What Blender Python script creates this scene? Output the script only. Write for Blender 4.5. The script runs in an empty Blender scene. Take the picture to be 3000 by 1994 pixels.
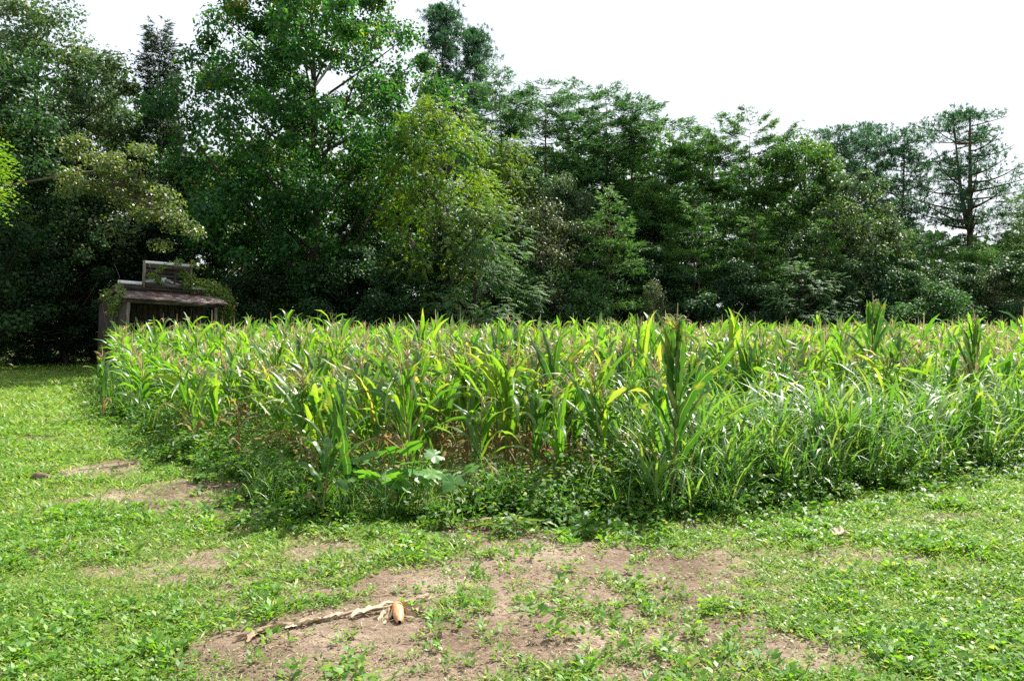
import bpy, math, random
import numpy as np
from mathutils import Vector, Matrix

# ------------------------------------------------------------------ camera, sky, sun, exposure
sc = bpy.context.scene
COL = sc.collection
FD, CX, HZ, EYE = 1835.0, 1179.5, 759.0, 1.7      # photo focal length, centre, horizon (view units) and eye height (m)

cam = bpy.data.cameras.new("camera")
cam.lens = 28.0; cam.sensor_width = 36.0; cam.clip_start = 0.05; cam.clip_end = 3000
camo = bpy.data.objects.new("camera", cam); COL.objects.link(camo)
camo.location = (0, 0, EYE)
camo.rotation_euler = (math.radians(90 - 0.79), 0, 0)
sc.camera = camo

SUN_EL, SUN_AZ = math.radians(51), math.radians(42)
world = bpy.data.worlds.new("World"); sc.world = world; world.use_nodes = True
nt = world.node_tree; nt.nodes.clear()
out = nt.nodes.new("ShaderNodeOutputWorld"); bg = nt.nodes.new("ShaderNodeBackground")
sky = nt.nodes.new("ShaderNodeTexSky"); sky.sky_type = 'NISHITA'; sky.sun_disc = False
sky.sun_elevation = SUN_EL; sky.sun_rotation = SUN_AZ
sky.dust_density = 4.0; sky.air_density = 1.2
tc = nt.nodes.new("ShaderNodeTexCoord"); nz = nt.nodes.new("ShaderNodeTexNoise")
nz.inputs["Scale"].default_value = 2.2; nz.inputs["Detail"].default_value = 5
rp = nt.nodes.new("ShaderNodeMapRange"); rp.inputs["From Min"].default_value = 0.3; rp.inputs["From Max"].default_value = 0.75
rp.inputs["To Min"].default_value = 0.72; rp.inputs["To Max"].default_value = 0.92
mx = nt.nodes.new("ShaderNodeMix"); mx.data_type = 'RGBA'
mx.inputs["B"].default_value = (9.0, 9.6, 10.6, 1)        # thin bright cloud veil over the whole sky
nt.links.new(tc.outputs["Generated"], nz.inputs["Vector"]); nt.links.new(nz.outputs["Fac"], rp.inputs["Value"])
nt.links.new(rp.outputs["Result"], mx.inputs["Factor"]); nt.links.new(sky.outputs[0], mx.inputs["A"])
nt.links.new(mx.outputs["Result"], bg.inputs["Color"]); bg.inputs["Strength"].default_value = 0.055
nt.links.new(bg.outputs[0], out.inputs[0])

sun = bpy.data.lights.new("sun", 'SUN'); sun.energy = 5.0; sun.angle = math.radians(0.5); sun.color = (1.0, 0.95, 0.86)
suno = bpy.data.objects.new("sun", sun); COL.objects.link(suno)
sd = Vector((math.sin(SUN_AZ) * math.cos(SUN_EL), math.cos(SUN_AZ) * math.cos(SUN_EL), math.sin(SUN_EL)))
suno.rotation_euler = sd.to_track_quat('Z', 'Y').to_euler(); suno.location = (20, 20, 40)

sc.view_settings.view_transform = 'Standard'; sc.view_settings.look = 'None'
sc.view_settings.gamma = 1.0; sc.view_settings.use_curve_mapping = False
sc.view_settings.exposure = 1.25
try:
    sc.cycles.max_bounces = 6; sc.cycles.diffuse_bounces = 3; sc.cycles.glossy_bounces = 2
    sc.cycles.transmission_bounces = 4; sc.cycles.transparent_max_bounces = 4
    sc.cycles.sample_clamp_indirect = 4.0; sc.cycles.use_denoising = False
except Exception:
    pass

# ------------------------------------------------------------------ helpers
def gp(u, v):                       # point of the level ground seen at (u, v)
    d = EYE * FD / (v - HZ); return ((u - CX) / FD * d, d)
def at(u, d): return (u - CX) / FD * d
def hv(v, d): return EYE + (HZ - v) / FD * d

def prop(o, label=None, cat=None, group=None, kind=None):
    if label: o['label'] = label
    if cat: o['category'] = cat
    if group: o['group'] = group
    if kind: o['kind'] = kind
    return o
def link(name, data, parent=None, loc=(0, 0, 0), rot=(0, 0, 0), scale=(1, 1, 1)):
    o = bpy.data.objects.new(name, data); COL.objects.link(o)
    o.location = loc; o.rotation_euler = rot; o.scale = scale
    if parent: o.parent = parent
    return o
def empty(name, loc, rot=(0, 0, 0), scale=(1, 1, 1)):
    o = link(name, None, None, loc, rot, scale); o.empty_display_size = 0.1; return o

class MB:
    """collects vertices, quads / tris, a per-vertex random value and uv, and builds one mesh quickly"""
    def __init__(s): s.v = []; s.q = []; s.t = []; s.r = []; s.uv = []; s.n = 0
    def add(s, v, q=None, t=None, r=None, uv=None):
        v = np.asarray(v, float).reshape(-1, 3)
        s.v.append(v)
        if q is not None and len(q): s.q.append(np.asarray(q, int).reshape(-1, 4) + s.n)
        if t is not None and len(t): s.t.append(np.asarray(t, int).reshape(-1, 3) + s.n)
        s.r.append(np.zeros(len(v)) if r is None else np.broadcast_to(np.asarray(r, float), (len(v),)))
        s.uv.append(np.zeros((len(v), 2)) if uv is None else np.asarray(uv, float).reshape(-1, 2))
        s.n += len(v)
        return s
    def mesh(s, name, mat, smooth=False):
        V = np.concatenate(s.v); Q = np.concatenate(s.q) if s.q else np.zeros((0, 4), int)
        T = np.concatenate(s.t) if s.t else np.zeros((0, 3), int)
        me = bpy.data.meshes.new(name)
        me.vertices.add(len(V)); me.vertices.foreach_set("co", V.astype(np.float32).ravel())
        li = np.concatenate([Q.ravel(), T.ravel()]).astype(np.int32)
        me.loops.add(len(li)); me.loops.foreach_set("vertex_index", li)
        st = np.concatenate([np.arange(len(Q)) * 4, len(Q) * 4 + np.arange(len(T)) * 3]).astype(np.int32)
        me.polygons.add(len(st)); me.polygons.foreach_set("loop_start", st)
        if smooth: me.polygons.foreach_set("use_smooth", np.ones(len(st), bool))
        a = me.attributes.new("rnd", 'FLOAT', 'POINT'); a.data.foreach_set("value", np.concatenate(s.r).astype(np.float32))
        u = me.attributes.new("luv", 'FLOAT2', 'POINT'); u.data.foreach_set("vector", np.concatenate(s.uv).astype(np.float32).ravel())
        me.update(calc_edges=True); me.materials.append(mat)
        return me

def nrm(a): return a / np.maximum(np.linalg.norm(a, axis=-1, keepdims=True), 1e-9)

def leaves(mb, P, A, N, L, W, r=None, fold=0.15):
    """rhombic folded leaves: P base points, A axes, N normals, L lengths, W widths"""
    n = len(P)
    A = nrm(A); S = nrm(np.cross(A, N)); N = nrm(np.cross(S, A))
    L = np.broadcast_to(np.asarray(L, float), (n,))[:, None]; W = np.broadcast_to(np.asarray(W, float), (n,))[:, None]
    m = P + A * L * 0.45
    v = np.stack([P, m + S * W * .5 + N * W * fold, P + A * L - N * L * .12, m - S * W * .5 + N * W * fold], 1)
    if r is None: r = rng.random(n)
    mb.add(v.reshape(-1, 3), q=np.arange(4 * n).reshape(n, 4), r=np.repeat(r, 4),
           uv=np.tile(np.array([[.5, 0], [1, .45], [.5, 1], [0, .45]]), (n, 1)))

def tube(mb, pts, rad, k=6, r=0.5, cap=False):
    pts = np.asarray(pts, float); n = len(pts)
    rad = np.broadcast_to(np.asarray(rad, float), (n,))
    T = nrm(np.gradient(pts, axis=0))
    ref = np.array([1., 0, 0]) if abs(T[0, 0]) < 0.8 else np.array([0, 1., 0])
    U = nrm(np.cross(T, ref)); V = np.cross(T, U)
    a = np.arange(k) / k * 2 * np.pi
    v = pts[:, None] + rad[:, None, None] * (U[:, None] * np.cos(a)[None, :, None] + V[:, None] * np.sin(a)[None, :, None])
    i = np.arange(n - 1)[:, None] * k; j = np.arange(k)[None]; j2 = (j + 1) % k
    q = np.stack([i + j, i + j2, i + k + j2, i + k + j], -1).reshape(-1, 4)
    uv = np.stack(np.broadcast_arrays(np.arange(k)[None] / k, np.linspace(0, 1, n)[:, None]), -1)
    t = None
    if cap:
        t = [[0, m + 1, m] for m in range(1, k - 1)] + [[(n - 1) * k, (n - 1) * k + m, (n - 1) * k + m + 1] for m in range(1, k - 1)]
    mb.add(v.reshape(-1, 3), q=q, t=t, r=r, uv=uv.reshape(-1, 2))

def bez(p0, p1, p2, n=6):
    t = np.linspace(0, 1, n)[:, None]
    return (1 - t) ** 2 * np.asarray(p0) + 2 * t * (1 - t) * np.asarray(p1) + t * t * np.asarray(p2)

def box(mb, lo, hi, jit=0.0, r=0.5):
    lo = np.asarray(lo, float); hi = np.asarray(hi, float)
    v = np.array([[x, y, z] for z in (lo[2], hi[2]) for y in (lo[1], hi[1]) for x in (lo[0], hi[0])])
    if jit: v = v + rng.normal(0, jit, v.shape)
    mb.add(v, q=[[0, 2, 3, 1], [4, 5, 7, 6], [0, 1, 5, 4], [2, 6, 7, 3], [0, 4, 6, 2], [1, 3, 7, 5]], r=r)

def ribbon(mb, C, S, N, W, fold=0.25, r=0.5, strips=1):
    """a long leaf: centre line C, side vectors S, normals N, widths W; strips per half"""
    n = len(C); cols = np.linspace(-1, 1, 2 * strips + 1)
    W = np.asarray(W)[:, None, None]
    v = C[:, None] + S[:, None] * cols[None, :, None] * W * .5 + N[:, None] * (np.abs(cols)[None, :, None] * W * fold)
    k = len(cols); i = np.arange(n - 1)[:, None] * k; j = np.arange(k - 1)[None]
    q = np.stack([i + j, i + j + 1, i + k + j + 1, i + k + j], -1).reshape(-1, 4)
    uv = np.stack(np.broadcast_arrays((cols * .5 + .5)[None], np.linspace(0, 1, n)[:, None]), -1)
    mb.add(v.reshape(-1, 3), q=q, r=r, uv=uv.reshape(-1, 2))

def inpoly(x, y, poly):
    x = np.asarray(x); y = np.asarray(y); c = np.zeros(x.shape, bool); n = len(poly)
    for i in range(n):
        x1, y1 = poly[i]; x2, y2 = poly[(i + 1) % n]
        if y1 == y2: continue
        c ^= ((y1 > y) != (y2 > y)) & (x < (x2 - x1) * (y - y1) / (y2 - y1) + x1)
    return c
def edgedist(x, y, poly, closed=True):
    d = np.full(np.shape(x), 1e9); n = len(poly)
    for i in range(n if closed else n - 1):
        a = np.array(poly[i], float); b = np.array(poly[(i + 1) % n], float); ab = b - a
        t = np.clip(((x - a[0]) * ab[0] + (y - a[1]) * ab[1]) / (ab @ ab), 0, 1)
        d = np.minimum(d, np.hypot(x - a[0] - t * ab[0], y - a[1] - t * ab[1]))
    return d
_lat = np.random.default_rng(5).random((256, 256))
def vnoise(x, y, s):
    x = np.asarray(x) / s + 40.3; y = np.asarray(y) / s + 71.7
    i = np.floor(x).astype(int); j = np.floor(y).astype(int); fx = x - i; fy = y - j
    fx = fx * fx * (3 - 2 * fx); fy = fy * fy * (3 - 2 * fy); g = lambda a, b: _lat[a % 256, b % 256]
    return (g(i, j) * (1 - fx) + g(i + 1, j) * fx) * (1 - fy) + (g(i, j + 1) * (1 - fx) + g(i + 1, j + 1) * fx) * fy
def fnoise(x, y, s): return .5 * vnoise(x, y, s) + .3 * vnoise(y + 9, x - 4, s * .47) + .2 * vnoise(x - 31, y + 17, s * .21)

rng = np.random.default_rng(11)

# ------------------------------------------------------------------ materials
def newmat(name):
    m = bpy.data.materials.new(name); m.use_nodes = True; m.node_tree.nodes.clear()
    return m, m.node_tree
def N_(t, kind, **kw):
    n = t.nodes.new(kind)
    for k, v in kw.items(): setattr(n, k, v)
    return n

def foliage(name, cols, trans=0.35, tcol=None, rough=0.42, spec=0.5, stripes=False, objvar=0.0, spread=1.0):
    m, t = newmat(name); L = t.links.new
    o = N_(t, "ShaderNodeOutputMaterial"); a = N_(t, "ShaderNodeAttribute", attribute_name="rnd")
    fac = a.outputs["Fac"]
    if objvar:
        oi = N_(t, "ShaderNodeObjectInfo"); mm = N_(t, "ShaderNodeMath", operation='MULTIPLY_ADD')
        L(oi.outputs["Random"], mm.inputs[0]); mm.inputs[1].default_value = objvar; L(fac, mm.inputs[2])
        fr = N_(t, "ShaderNodeMath", operation='FRACT'); L(mm.outputs[0], fr.inputs[0]); fac = fr.outputs[0]
    cr = N_(t, "ShaderNodeValToRGB"); e = cr.color_ramp.elements
    ps = [c[0] for c in cols]
    e[0].position = ps[0]; e[0].color = (*cols[0][1], 1); e[1].position = ps[-1]; e[1].color = (*cols[-1][1], 1)
    for p, c in cols[1:-1]:
        x = e.new(p); x.color = (*c, 1)
    L(fac, cr.inputs[0]); col = cr.outputs[0]
    if stripes:
        uv = N_(t, "ShaderNodeAttribute", attribute_name="luv"); sx = N_(t, "ShaderNodeSeparateXYZ"); L(uv.outputs["Vector"], sx.inputs[0])
        s1 = N_(t, "ShaderNodeMath", operation='SUBTRACT'); L(sx.outputs[0], s1.inputs[0]); s1.inputs[1].default_value = .5
        ab = N_(t, "ShaderNodeMath", operation='ABSOLUTE'); L(s1.outputs[0], ab.inputs[0])
        mr = N_(t, "ShaderNodeMapRange"); L(ab.outputs[0], mr.inputs["Value"]); mr.inputs["From Min"].default_value = .02; mr.inputs["From Max"].default_value = .07
        mr.inputs["To Min"].default_value = .65; mr.inputs["To Max"].default_value = 0.0
        mi = N_(t, "ShaderNodeMix", data_type='RGBA'); L(mr.outputs[0], mi.inputs["Factor"]); L(col, mi.inputs["A"]); mi.inputs["B"].default_value = (.25, .33, .13, 1)
        mu = N_(t, "ShaderNodeMath", operation='MULTIPLY'); L(sx.outputs[0], mu.inputs[0]); mu.inputs[1].default_value = 75
        sn = N_(t, "ShaderNodeMath", operation='SINE'); L(mu.outputs[0], sn.inputs[0])
        m2 = N_(t, "ShaderNodeMapRange"); L(sn.outputs[0], m2.inputs["Value"]); m2.inputs["From Min"].default_value = -1; m2.inputs["To Min"].default_value = .78; m2.inputs["To Max"].default_value = 1.12
        mv = N_(t, "ShaderNodeVectorMath", operation='SCALE'); L(mi.outputs["Result"], mv.inputs[0]); L(m2.outputs[0], mv.inputs["Scale"])
        # worn, yellowed tips and margins
        geo = N_(t, "ShaderNodeNewGeometry"); nz = N_(t, "ShaderNodeTexNoise"); nz.inputs["Scale"].default_value = 9; nz.inputs["Detail"].default_value = 3
        L(geo.outputs["Position"], nz.inputs["Vector"])
        ad = N_(t, "ShaderNodeMath", operation='MULTIPLY_ADD'); L(sx.outputs[1], ad.inputs[0]); ad.inputs[1].default_value = .28; L(nz.outputs["Fac"], ad.inputs[2])
        m3 = N_(t, "ShaderNodeMapRange"); L(ad.outputs[0], m3.inputs["Value"]); m3.inputs["From Min"].default_value = .74; m3.inputs["From Max"].default_value = .9
        m3.inputs["To Max"].default_value = .75
        my = N_(t, "ShaderNodeMix", data_type='RGBA'); L(m3.outputs[0], my.inputs["Factor"]); L(mv.outputs[0], my.inputs["A"]); my.inputs["B"].default_value = (.28, .25, .07, 1)
        col = my.outputs["Result"]
    p = N_(t, "ShaderNodeBsdfPrincipled"); L(col, p.inputs["Base Color"]); p.inputs["Roughness"].default_value = rough
    p.inputs["Specular IOR Level"].default_value = spec
    tr = N_(t, "ShaderNodeBsdfTranslucent"); tm = N_(t, "ShaderNodeMix", data_type='RGBA', blend_type='MULTIPLY')
    tm.inputs["Factor"].default_value = 1; L(col, tm.inputs["A"]); tm.inputs["B"].default_value = (*(tcol or (2.2, 2.0, 0.9)), 1)
    tm.clamp_result = False; L(tm.outputs["Result"], tr.inputs["Color"])
    ms = N_(t, "ShaderNodeMixShader"); ms.inputs[0].default_value = trans; L(p.outputs[0], ms.inputs[1]); L(tr.outputs[0], ms.inputs[2])
    L(ms.outputs[0], o.inputs[0])
    return m

def rough_mat(name, c1, c2, scale=8, stretch=(1, 1, 1), rough=0.85, bump=0.3, detail=6, c3=None, metal=0.0, lo=.35, hi=.68):
    m, t = newmat(name); L = t.links.new
    o = N_(t, "ShaderNodeOutputMaterial"); p = N_(t, "ShaderNodeBsdfPrincipled"); tcx = N_(t, "ShaderNodeTexCoord")
    mp = N_(t, "ShaderNodeMapping"); mp.inputs["Scale"].default_value = stretch; L(tcx.outputs["Object"], mp.inputs[0])
    oi = N_(t, "ShaderNodeObjectInfo"); cb = N_(t, "ShaderNodeCombineXYZ"); 
    ml = N_(t, "ShaderNodeMath", operation='MULTIPLY'); L(oi.outputs["Random"], ml.inputs[0]); ml.inputs[1].default_value = 37
    L(ml.outputs[0], cb.inputs[0]); L(ml.outputs[0], cb.inputs[1]); L(cb.outputs[0], mp.inputs["Location"])
    nz = N_(t, "ShaderNodeTexNoise"); nz.inputs["Scale"].default_value = scale; nz.inputs["Detail"].default_value = detail; L(mp.outputs[0], nz.inputs[0])
    cr = N_(t, "ShaderNodeValToRGB"); e = cr.color_ramp.elements; e[0].position = lo; e[0].color = (*c1, 1); e[1].position = hi; e[1].color = (*c2, 1)
    if c3: x = e.new((lo + hi) / 2); x.color = (*c3, 1)
    L(nz.outputs["Fac"], cr.inputs[0])
    hs = N_(t, "ShaderNodeHueSaturation"); mr = N_(t, "ShaderNodeMapRange"); L(oi.outputs["Random"], mr.inputs["Value"]); mr.inputs["To Min"].default_value = .7; mr.inputs["To Max"].default_value = 1.3
    L(mr.outputs[0], hs.inputs["Value"]); L(cr.outputs[0], hs.inputs["Color"]); L(hs.outputs[0], p.inputs["Base Color"])
    bp = N_(t, "ShaderNodeBump"); bp.inputs["Strength"].default_value = bump; bp.inputs["Distance"].default_value = .03; L(nz.outputs["Fac"], bp.inputs["Height"]); L(bp.outputs[0], p.inputs["Normal"])
    p.inputs["Roughness"].default_value = rough; p.inputs["Metallic"].default_value = metal
    L(p.outputs[0], o.inputs[0])
    return m

M = {}
M['poplar'] = foliage("poplar_leaf", [(0, (.018, .072, .022)), (.6, (.028, .108, .026)), (.95, (.065, .16, .03)), (1, (.20, .20, .03))], .42, (1.9, 2.0, .6), .5, .4)
M['grey'] = foliage("greyish_leaf", [(0, (.034, .078, .034)), (.6, (.060, .112, .048)), (1, (.15, .17, .06))], .34, (1.7, 1.9, .9), .54, .4)
M['walnut'] = foliage("walnut_leaf", [(0, (.045, .115, .010)), (.6, (.080, .165, .014)), (1, (.17, .23, .025))], .5, (2.0, 1.9, .5), .5, .4)
M['sumac'] = foliage("sumac_leaf", [(0, (.028, .085, .030)), (.6, (.048, .118, .038)), (1, (.11, .17, .05))], .36, (1.7, 1.9, .8), .6, .3)
M['oak'] = foliage("oak_leaf", [(0, (.028, .085, .020)), (.6, (.050, .125, .028)), (1, (.12, .18, .045))], .42, (1.9, 1.9, .7), .58, .28)
M['paleleaf'] = foliage("pale_leaf", [(0, (.05, .10, .035)), (.6, (.085, .14, .045)), (1, (.22, .22, .07))], .4, (1.8, 1.8, .7), .42, .6)
M['seedling'] = foliage("seedling_leaf", [(0, (.06, .17, .018)), (.5, (.11, .25, .025)), (.92, (.18, .31, .04)), (1, (.30, .32, .09))], .42, (1.8, 1.8, .6), .48, .45)
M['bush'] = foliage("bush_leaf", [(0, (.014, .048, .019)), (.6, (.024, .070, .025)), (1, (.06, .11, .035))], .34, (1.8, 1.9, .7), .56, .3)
M['brown'] = foliage("brownish_leaf", [(0, (.035, .065, .03)), (.6, (.065, .095, .045)), (.85, (.11, .12, .055)), (1, (.20, .14, .07))], .34, (1.7, 1.7, .8), .5, .4)
M['pine'] = foliage("pine_needles", [(0, (.028, .090, .038)), (.6, (.050, .130, .052)), (1, (.11, .18, .07))], .36, (1.7, 1.9, .9), .55, .35)
M['hazepine'] = foliage("hazed_pine_needles", [(0, (.026, .085, .055)), (.6, (.045, .120, .072)), (1, (.08, .15, .08))], .32, (1.6, 1.9, 1.0), .52, .4)  # needles lightened and blued: distance haze put into the leaf colour
M['gpine'] = foliage("bright_pine_needles", [(0, (.035, .100, .030)), (.6, (.060, .150, .040)), (1, (.12, .20, .055))], .36, (1.8, 1.9, .75), .55, .35)
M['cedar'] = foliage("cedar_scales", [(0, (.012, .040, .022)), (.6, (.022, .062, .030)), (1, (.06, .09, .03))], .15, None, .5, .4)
M['yellowleaf'] = foliage("yellow_green_leaf", [(0, (.06, .15, .015)), (.6, (.10, .21, .02)), (1, (.20, .28, .04))], .45, (1.9, 1.8, .5), .45)
M['corn'] = foliage("corn_leaf", [(0, (.040, .145, .020)), (.35, (.075, .20, .024)), (.75, (.13, .26, .032)), (.95, (.21, .32, .05)), (1, (.38, .32, .13))], .54, (1.75, 1.7, .5), .38, .85, True, .97)
M['cornfar'] = foliage("corn_leaf_mass", [(0, (.050, .155, .022)), (.35, (.090, .22, .025)), (.75, (.14, .28, .035)), (.95, (.22, .32, .05)), (1, (.38, .32, .14))], .54, (1.75, 1.75, .5), .38, .8)
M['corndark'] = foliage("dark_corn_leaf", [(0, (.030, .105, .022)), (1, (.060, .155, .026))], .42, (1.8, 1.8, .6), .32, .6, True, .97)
M['corndry'] = foliage("dry_corn_leaf", [(0, (.30, .21, .10)), (.5, (.22, .13, .06)), (1, (.42, .33, .18))], .4, (1.3, 1.2, .9), .6, .2, True, .97)
M['cornred'] = foliage("withered_corn_leaf", [(0, (.16, .07, .04)), (.6, (.22, .11, .05)), (1, (.30, .22, .08))], .3, (1.4, 1.2, .8), .6, .2, True, .97)
M['tassel'] = foliage("tassel", [(0, (.36, .27, .15)), (.6, (.50, .40, .24)), (1, (.52, .48, .24))], .35, (1.2, 1.15, .9), .7, .2, objvar=.97)
M['stalk'] = foliage("corn_stalk", [(0, (.10, .15, .035)), (.6, (.17, .17, .055)), (1, (.24, .16, .08))], .05, None, .45, .4, objvar=.97)
M['earhusk'] = foliage("ear_husk", [(0, (.13, .22, .05)), (1, (.22, .28, .08))], .2, None, .45, .4, objvar=.97)
M['weed'] = foliage("weed_leaf", [(0, (.030, .10, .014)), (.5, (.055, .155, .018)), (.9, (.12, .22, .03)), (1, (.25, .27, .07))], .42, (1.9, 1.9, .6), .52, .4)
M['squash'] = foliage("squash_leaf", [(0, (.06, .19, .03)), (1, (.11, .25, .035))], .45, (1.8, 1.8, .6), .45, .5, objvar=.97)
M['johnson'] = foliage("long_grass_blade", [(0, (.06, .17, .03)), (.6, (.10, .22, .04)), (1, (.20, .27, .07))], .36, (1.9, 1.9, .75), .48, .8)
M['turfblade'] = foliage("turf_blade", [(0, (.09, .20, .03)), (.5, (.16, .28, .05)), (.85, (.26, .33, .09)), (1, (.42, .37, .21))], .42, (1.5, 1.6, .7), .5, .45)
M['turfleaf'] = foliage("turf_leaf", [(0, (.08, .18, .028)), (.5, (.14, .24, .040)), (.85, (.23, .29, .07)), (1, (.36, .31, .16))], .4, (1.6, 1.6, .7), .5, .45)
M['litter'] = foliage("leaf_litter", [(0, (.13, .14, .06)), (.4, (.22, .20, .10)), (.75, (.33, .27, .16)), (1, (.16, .10, .06))], .15, (1.2, 1.2, .8), .6, .3)
M['straw'] = foliage("straw", [(0, (.20, .14, .09)), (.6, (.34, .26, .17)), (1, (.50, .42, .29))], .1, (1.1, 1, .9), .7, .2)
M['creeper'] = foliage("creeper_leaf", [(0, (.07, .16, .03)), (.5, (.12, .22, .04)), (.9, (.20, .27, .05)), (1, (.38, .16, .07))], .42, (1.8, 1.8, .6), .42, .6)  # leaf colour raised in place of the sunlight that the poplar blocks
M['bark'] = rough_mat("bark", (.030, .022, .016), (.085, .065, .05), 5, (1, 1, .25), .95, .6)
M['pinebark'] = rough_mat("pine_bark", (.045, .028, .020), (.12, .075, .05), 5, (1, 1, .3), .95, .6)
M['palebark'] = rough_mat("pale_bark", (.10, .09, .075), (.24, .21, .18), 6, (1, 1, .3), .95, .4)
M['wood'] = rough_mat("weathered_plank", (.016, .012, .009), (.10, .08, .068), 9, (3, 3, .18), .95, .6, c3=(.042, .032, .026))
M['woodh'] = rough_mat("weathered_board", (.020, .016, .014), (.12, .10, .09), 9, (.18, 3, 3), .95, .6, c3=(.052, .042, .037))
M['greywood'] = rough_mat("grey_post", (.07, .058, .048), (.26, .225, .19), 9, (3, 3, .25), .95, .5)
M['whitecap'] = rough_mat("white_metal_cap", (.62, .64, .68), (.80, .81, .84), 4, (.4, 2, 2), .4, .08)
M['rust'] = rough_mat("rusty_roof_sheet", (.085, .042, .030), (.26, .23, .21), 3.5, (1, .6, 1), .65, .2, c3=(.135, .085, .068), lo=.38, hi=.66)
M['palepanel'] = rough_mat("pale_panel", (.30, .33, .34), (.52, .54, .52), 4, (1, 1, 1), .7, .1)
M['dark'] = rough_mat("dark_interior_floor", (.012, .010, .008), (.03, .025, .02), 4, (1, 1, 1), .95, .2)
M['kernel'] = rough_mat("corn_kernels", (.42, .17, .07), (.60, .34, .18), 60, (1, 1, 1), .45, .1)
M['clod'] = rough_mat("dry_clod", (.10, .06, .045), (.22, .14, .10), 14, (1, 1, 1), .95, .5)

def ground_mat():
    m, t = newmat("soil_and_turf"); L = t.links.new
    o = N_(t, "ShaderNodeOutputMaterial"); p = N_(t, "ShaderNodeBsdfPrincipled"); p.inputs["Roughness"].default_value = .95
    p.inputs["Specular IOR Level"].default_value = .15
    g = N_(t, "ShaderNodeNewGeometry")
    def noise(s, d=8, r=.6):
        n = N_(t, "ShaderNodeTexNoise"); n.inputs["Scale"].default_value = s; n.inputs["Detail"].default_value = d; n.inputs["Roughness"].default_value = r
        L(g.outputs["Position"], n.inputs["Vector"]); return n.outputs["Fac"]
    def ramp(f, a, b, lo, hi, mid=None):
        c = N_(t, "ShaderNodeValToRGB"); e = c.color_ramp.elements; e[0].position = lo; e[0].color = (*a, 1); e[1].position = hi; e[1].color = (*b, 1)
        if mid: x = e.new((lo + hi) / 2); x.color = (*mid, 1)
        L(f, c.inputs[0]); return c.outputs[0]
    n1 = noise(1.3); n2 = noise(28, 6, .7); n3 = noise(120, 3)
    soil = ramp(n1, (.15, .112, .080), (.36, .305, .235), .35, .7, (.235, .185, .138))
    grit = ramp(n2, (.55, .5, .48), (1.25, 1.2, 1.15), .3, .7)
    mu = N_(t, "ShaderNodeMix", data_type='RGBA', blend_type='MULTIPLY'); mu.inputs["Factor"].default_value = 1; L(soil, mu.inputs["A"]); L(grit, mu.inputs["B"])
    turf = ramp(n2, (.10, .13, .03), (.22, .24, .07), .35, .65)
    at_ = N_(t, "ShaderNodeAttribute", attribute_name="rnd")
    ad = N_(t, "ShaderNodeMath", operation='MULTIPLY_ADD'); L(n2, ad.inputs[0]); ad.inputs[1].default_value = .5; L(at_.outputs["Fac"], ad.inputs[2])
    mr = N_(t, "ShaderNodeMapRange"); L(ad.outputs[0], mr.inputs["Value"]); mr.inputs["From Min"].default_value = .55; mr.inputs["From Max"].default_value = .95
    mi = N_(t, "ShaderNodeMix", data_type='RGBA'); L(mr.outputs[0], mi.inputs["Factor"]); L(mu.outputs["Result"], mi.inputs["A"]); L(turf, mi.inputs["B"])
    L(mi.outputs["Result"], p.inputs["Base Color"])
    hh = N_(t, "ShaderNodeMath", operation='MULTIPLY_ADD'); L(n3, hh.inputs[0]); hh.inputs[1].default_value = .3; L(n2, hh.inputs[2])
    b = N_(t, "ShaderNodeBump"); b.inputs["Strength"].default_value = .8; b.inputs["Distance"].default_value = .03; L(hh.outputs[0], b.inputs["Height"]); L(b.outputs[0], p.inputs["Normal"])
    L(p.outputs[0], o.inputs[0]); return m
M['ground'] = ground_mat()

# ------------------------------------------------------------------ the lie of the land
FIELD = [(-1.85, 6.8), (-3.3, 8.7), (-5.9, 12.5), (-12.3, 23.6), (-13.3, 26.3), (-11.2, 27.4), (-8.9, 29.4), (-8.3, 33), (-12, 37), (40, 37), (40, 27),
         (6.6, 9.8), (5.0, 8.8), (3.1, 7.75), (1.4, 7.05), (-.3, 6.75)]
EDGE = [(-13.3, 26.3), (-12.3, 23.6), (-5.9, 12.5), (-3.3, 8.7), (-1.85, 6.8), (-.3, 6.75), (1.4, 7.05), (3.1, 7.75), (5.0, 8.8), (6.6, 9.8), (14, 14.2), (40, 27)]
BARE = [gp(470, 1300) + (.55, .9), gp(1500, 1290) + (.75, .95), gp(1380, 1370) + (.5, .7), gp(720, 1270) + (.4, .6), gp(910, 1350) + (.35, .6),
        gp(700, 1530) + (.5, .7), gp(2190, 1200) + (.5, .7), gp(240, 1095) + (.6, .7), gp(590, 1170) + (.4, .6), gp(2330, 1390) + (.2, .6), gp(1650, 1430) + (.35, .6),
        gp(1040, 1500) + (.6, .55), gp(1050, 1240) + (.5, .6), gp(100, 1400) + (.2, .5), gp(1230, 1320) + (.5, .5), gp(1900, 1520) + (.4, .6), gp(330, 1070) + (1.1, 1.25), gp(450, 1130) + (.9, 1.2), gp(270, 1170) + (.9, 1.2), gp(190, 960) + (1.5, 1.3), gp(60, 1010) + (.9, 1.1), gp(560, 1190) + (.5, 1.3), gp(130, 905) + (2.0, 1.2), gp(780, 1450) + (.5, .6), gp(1160, 1420) + (.4, .4), gp(1320, 1500) + (.4, .5), gp(900, 1530) + (.5, .7), gp(60, 1290) + (.5, 1.2), gp(2050, 1290) + (.3, .8), gp(40, 1440) + (.2, 1.), gp(200, 1250) + (.3, .4)]
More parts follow.
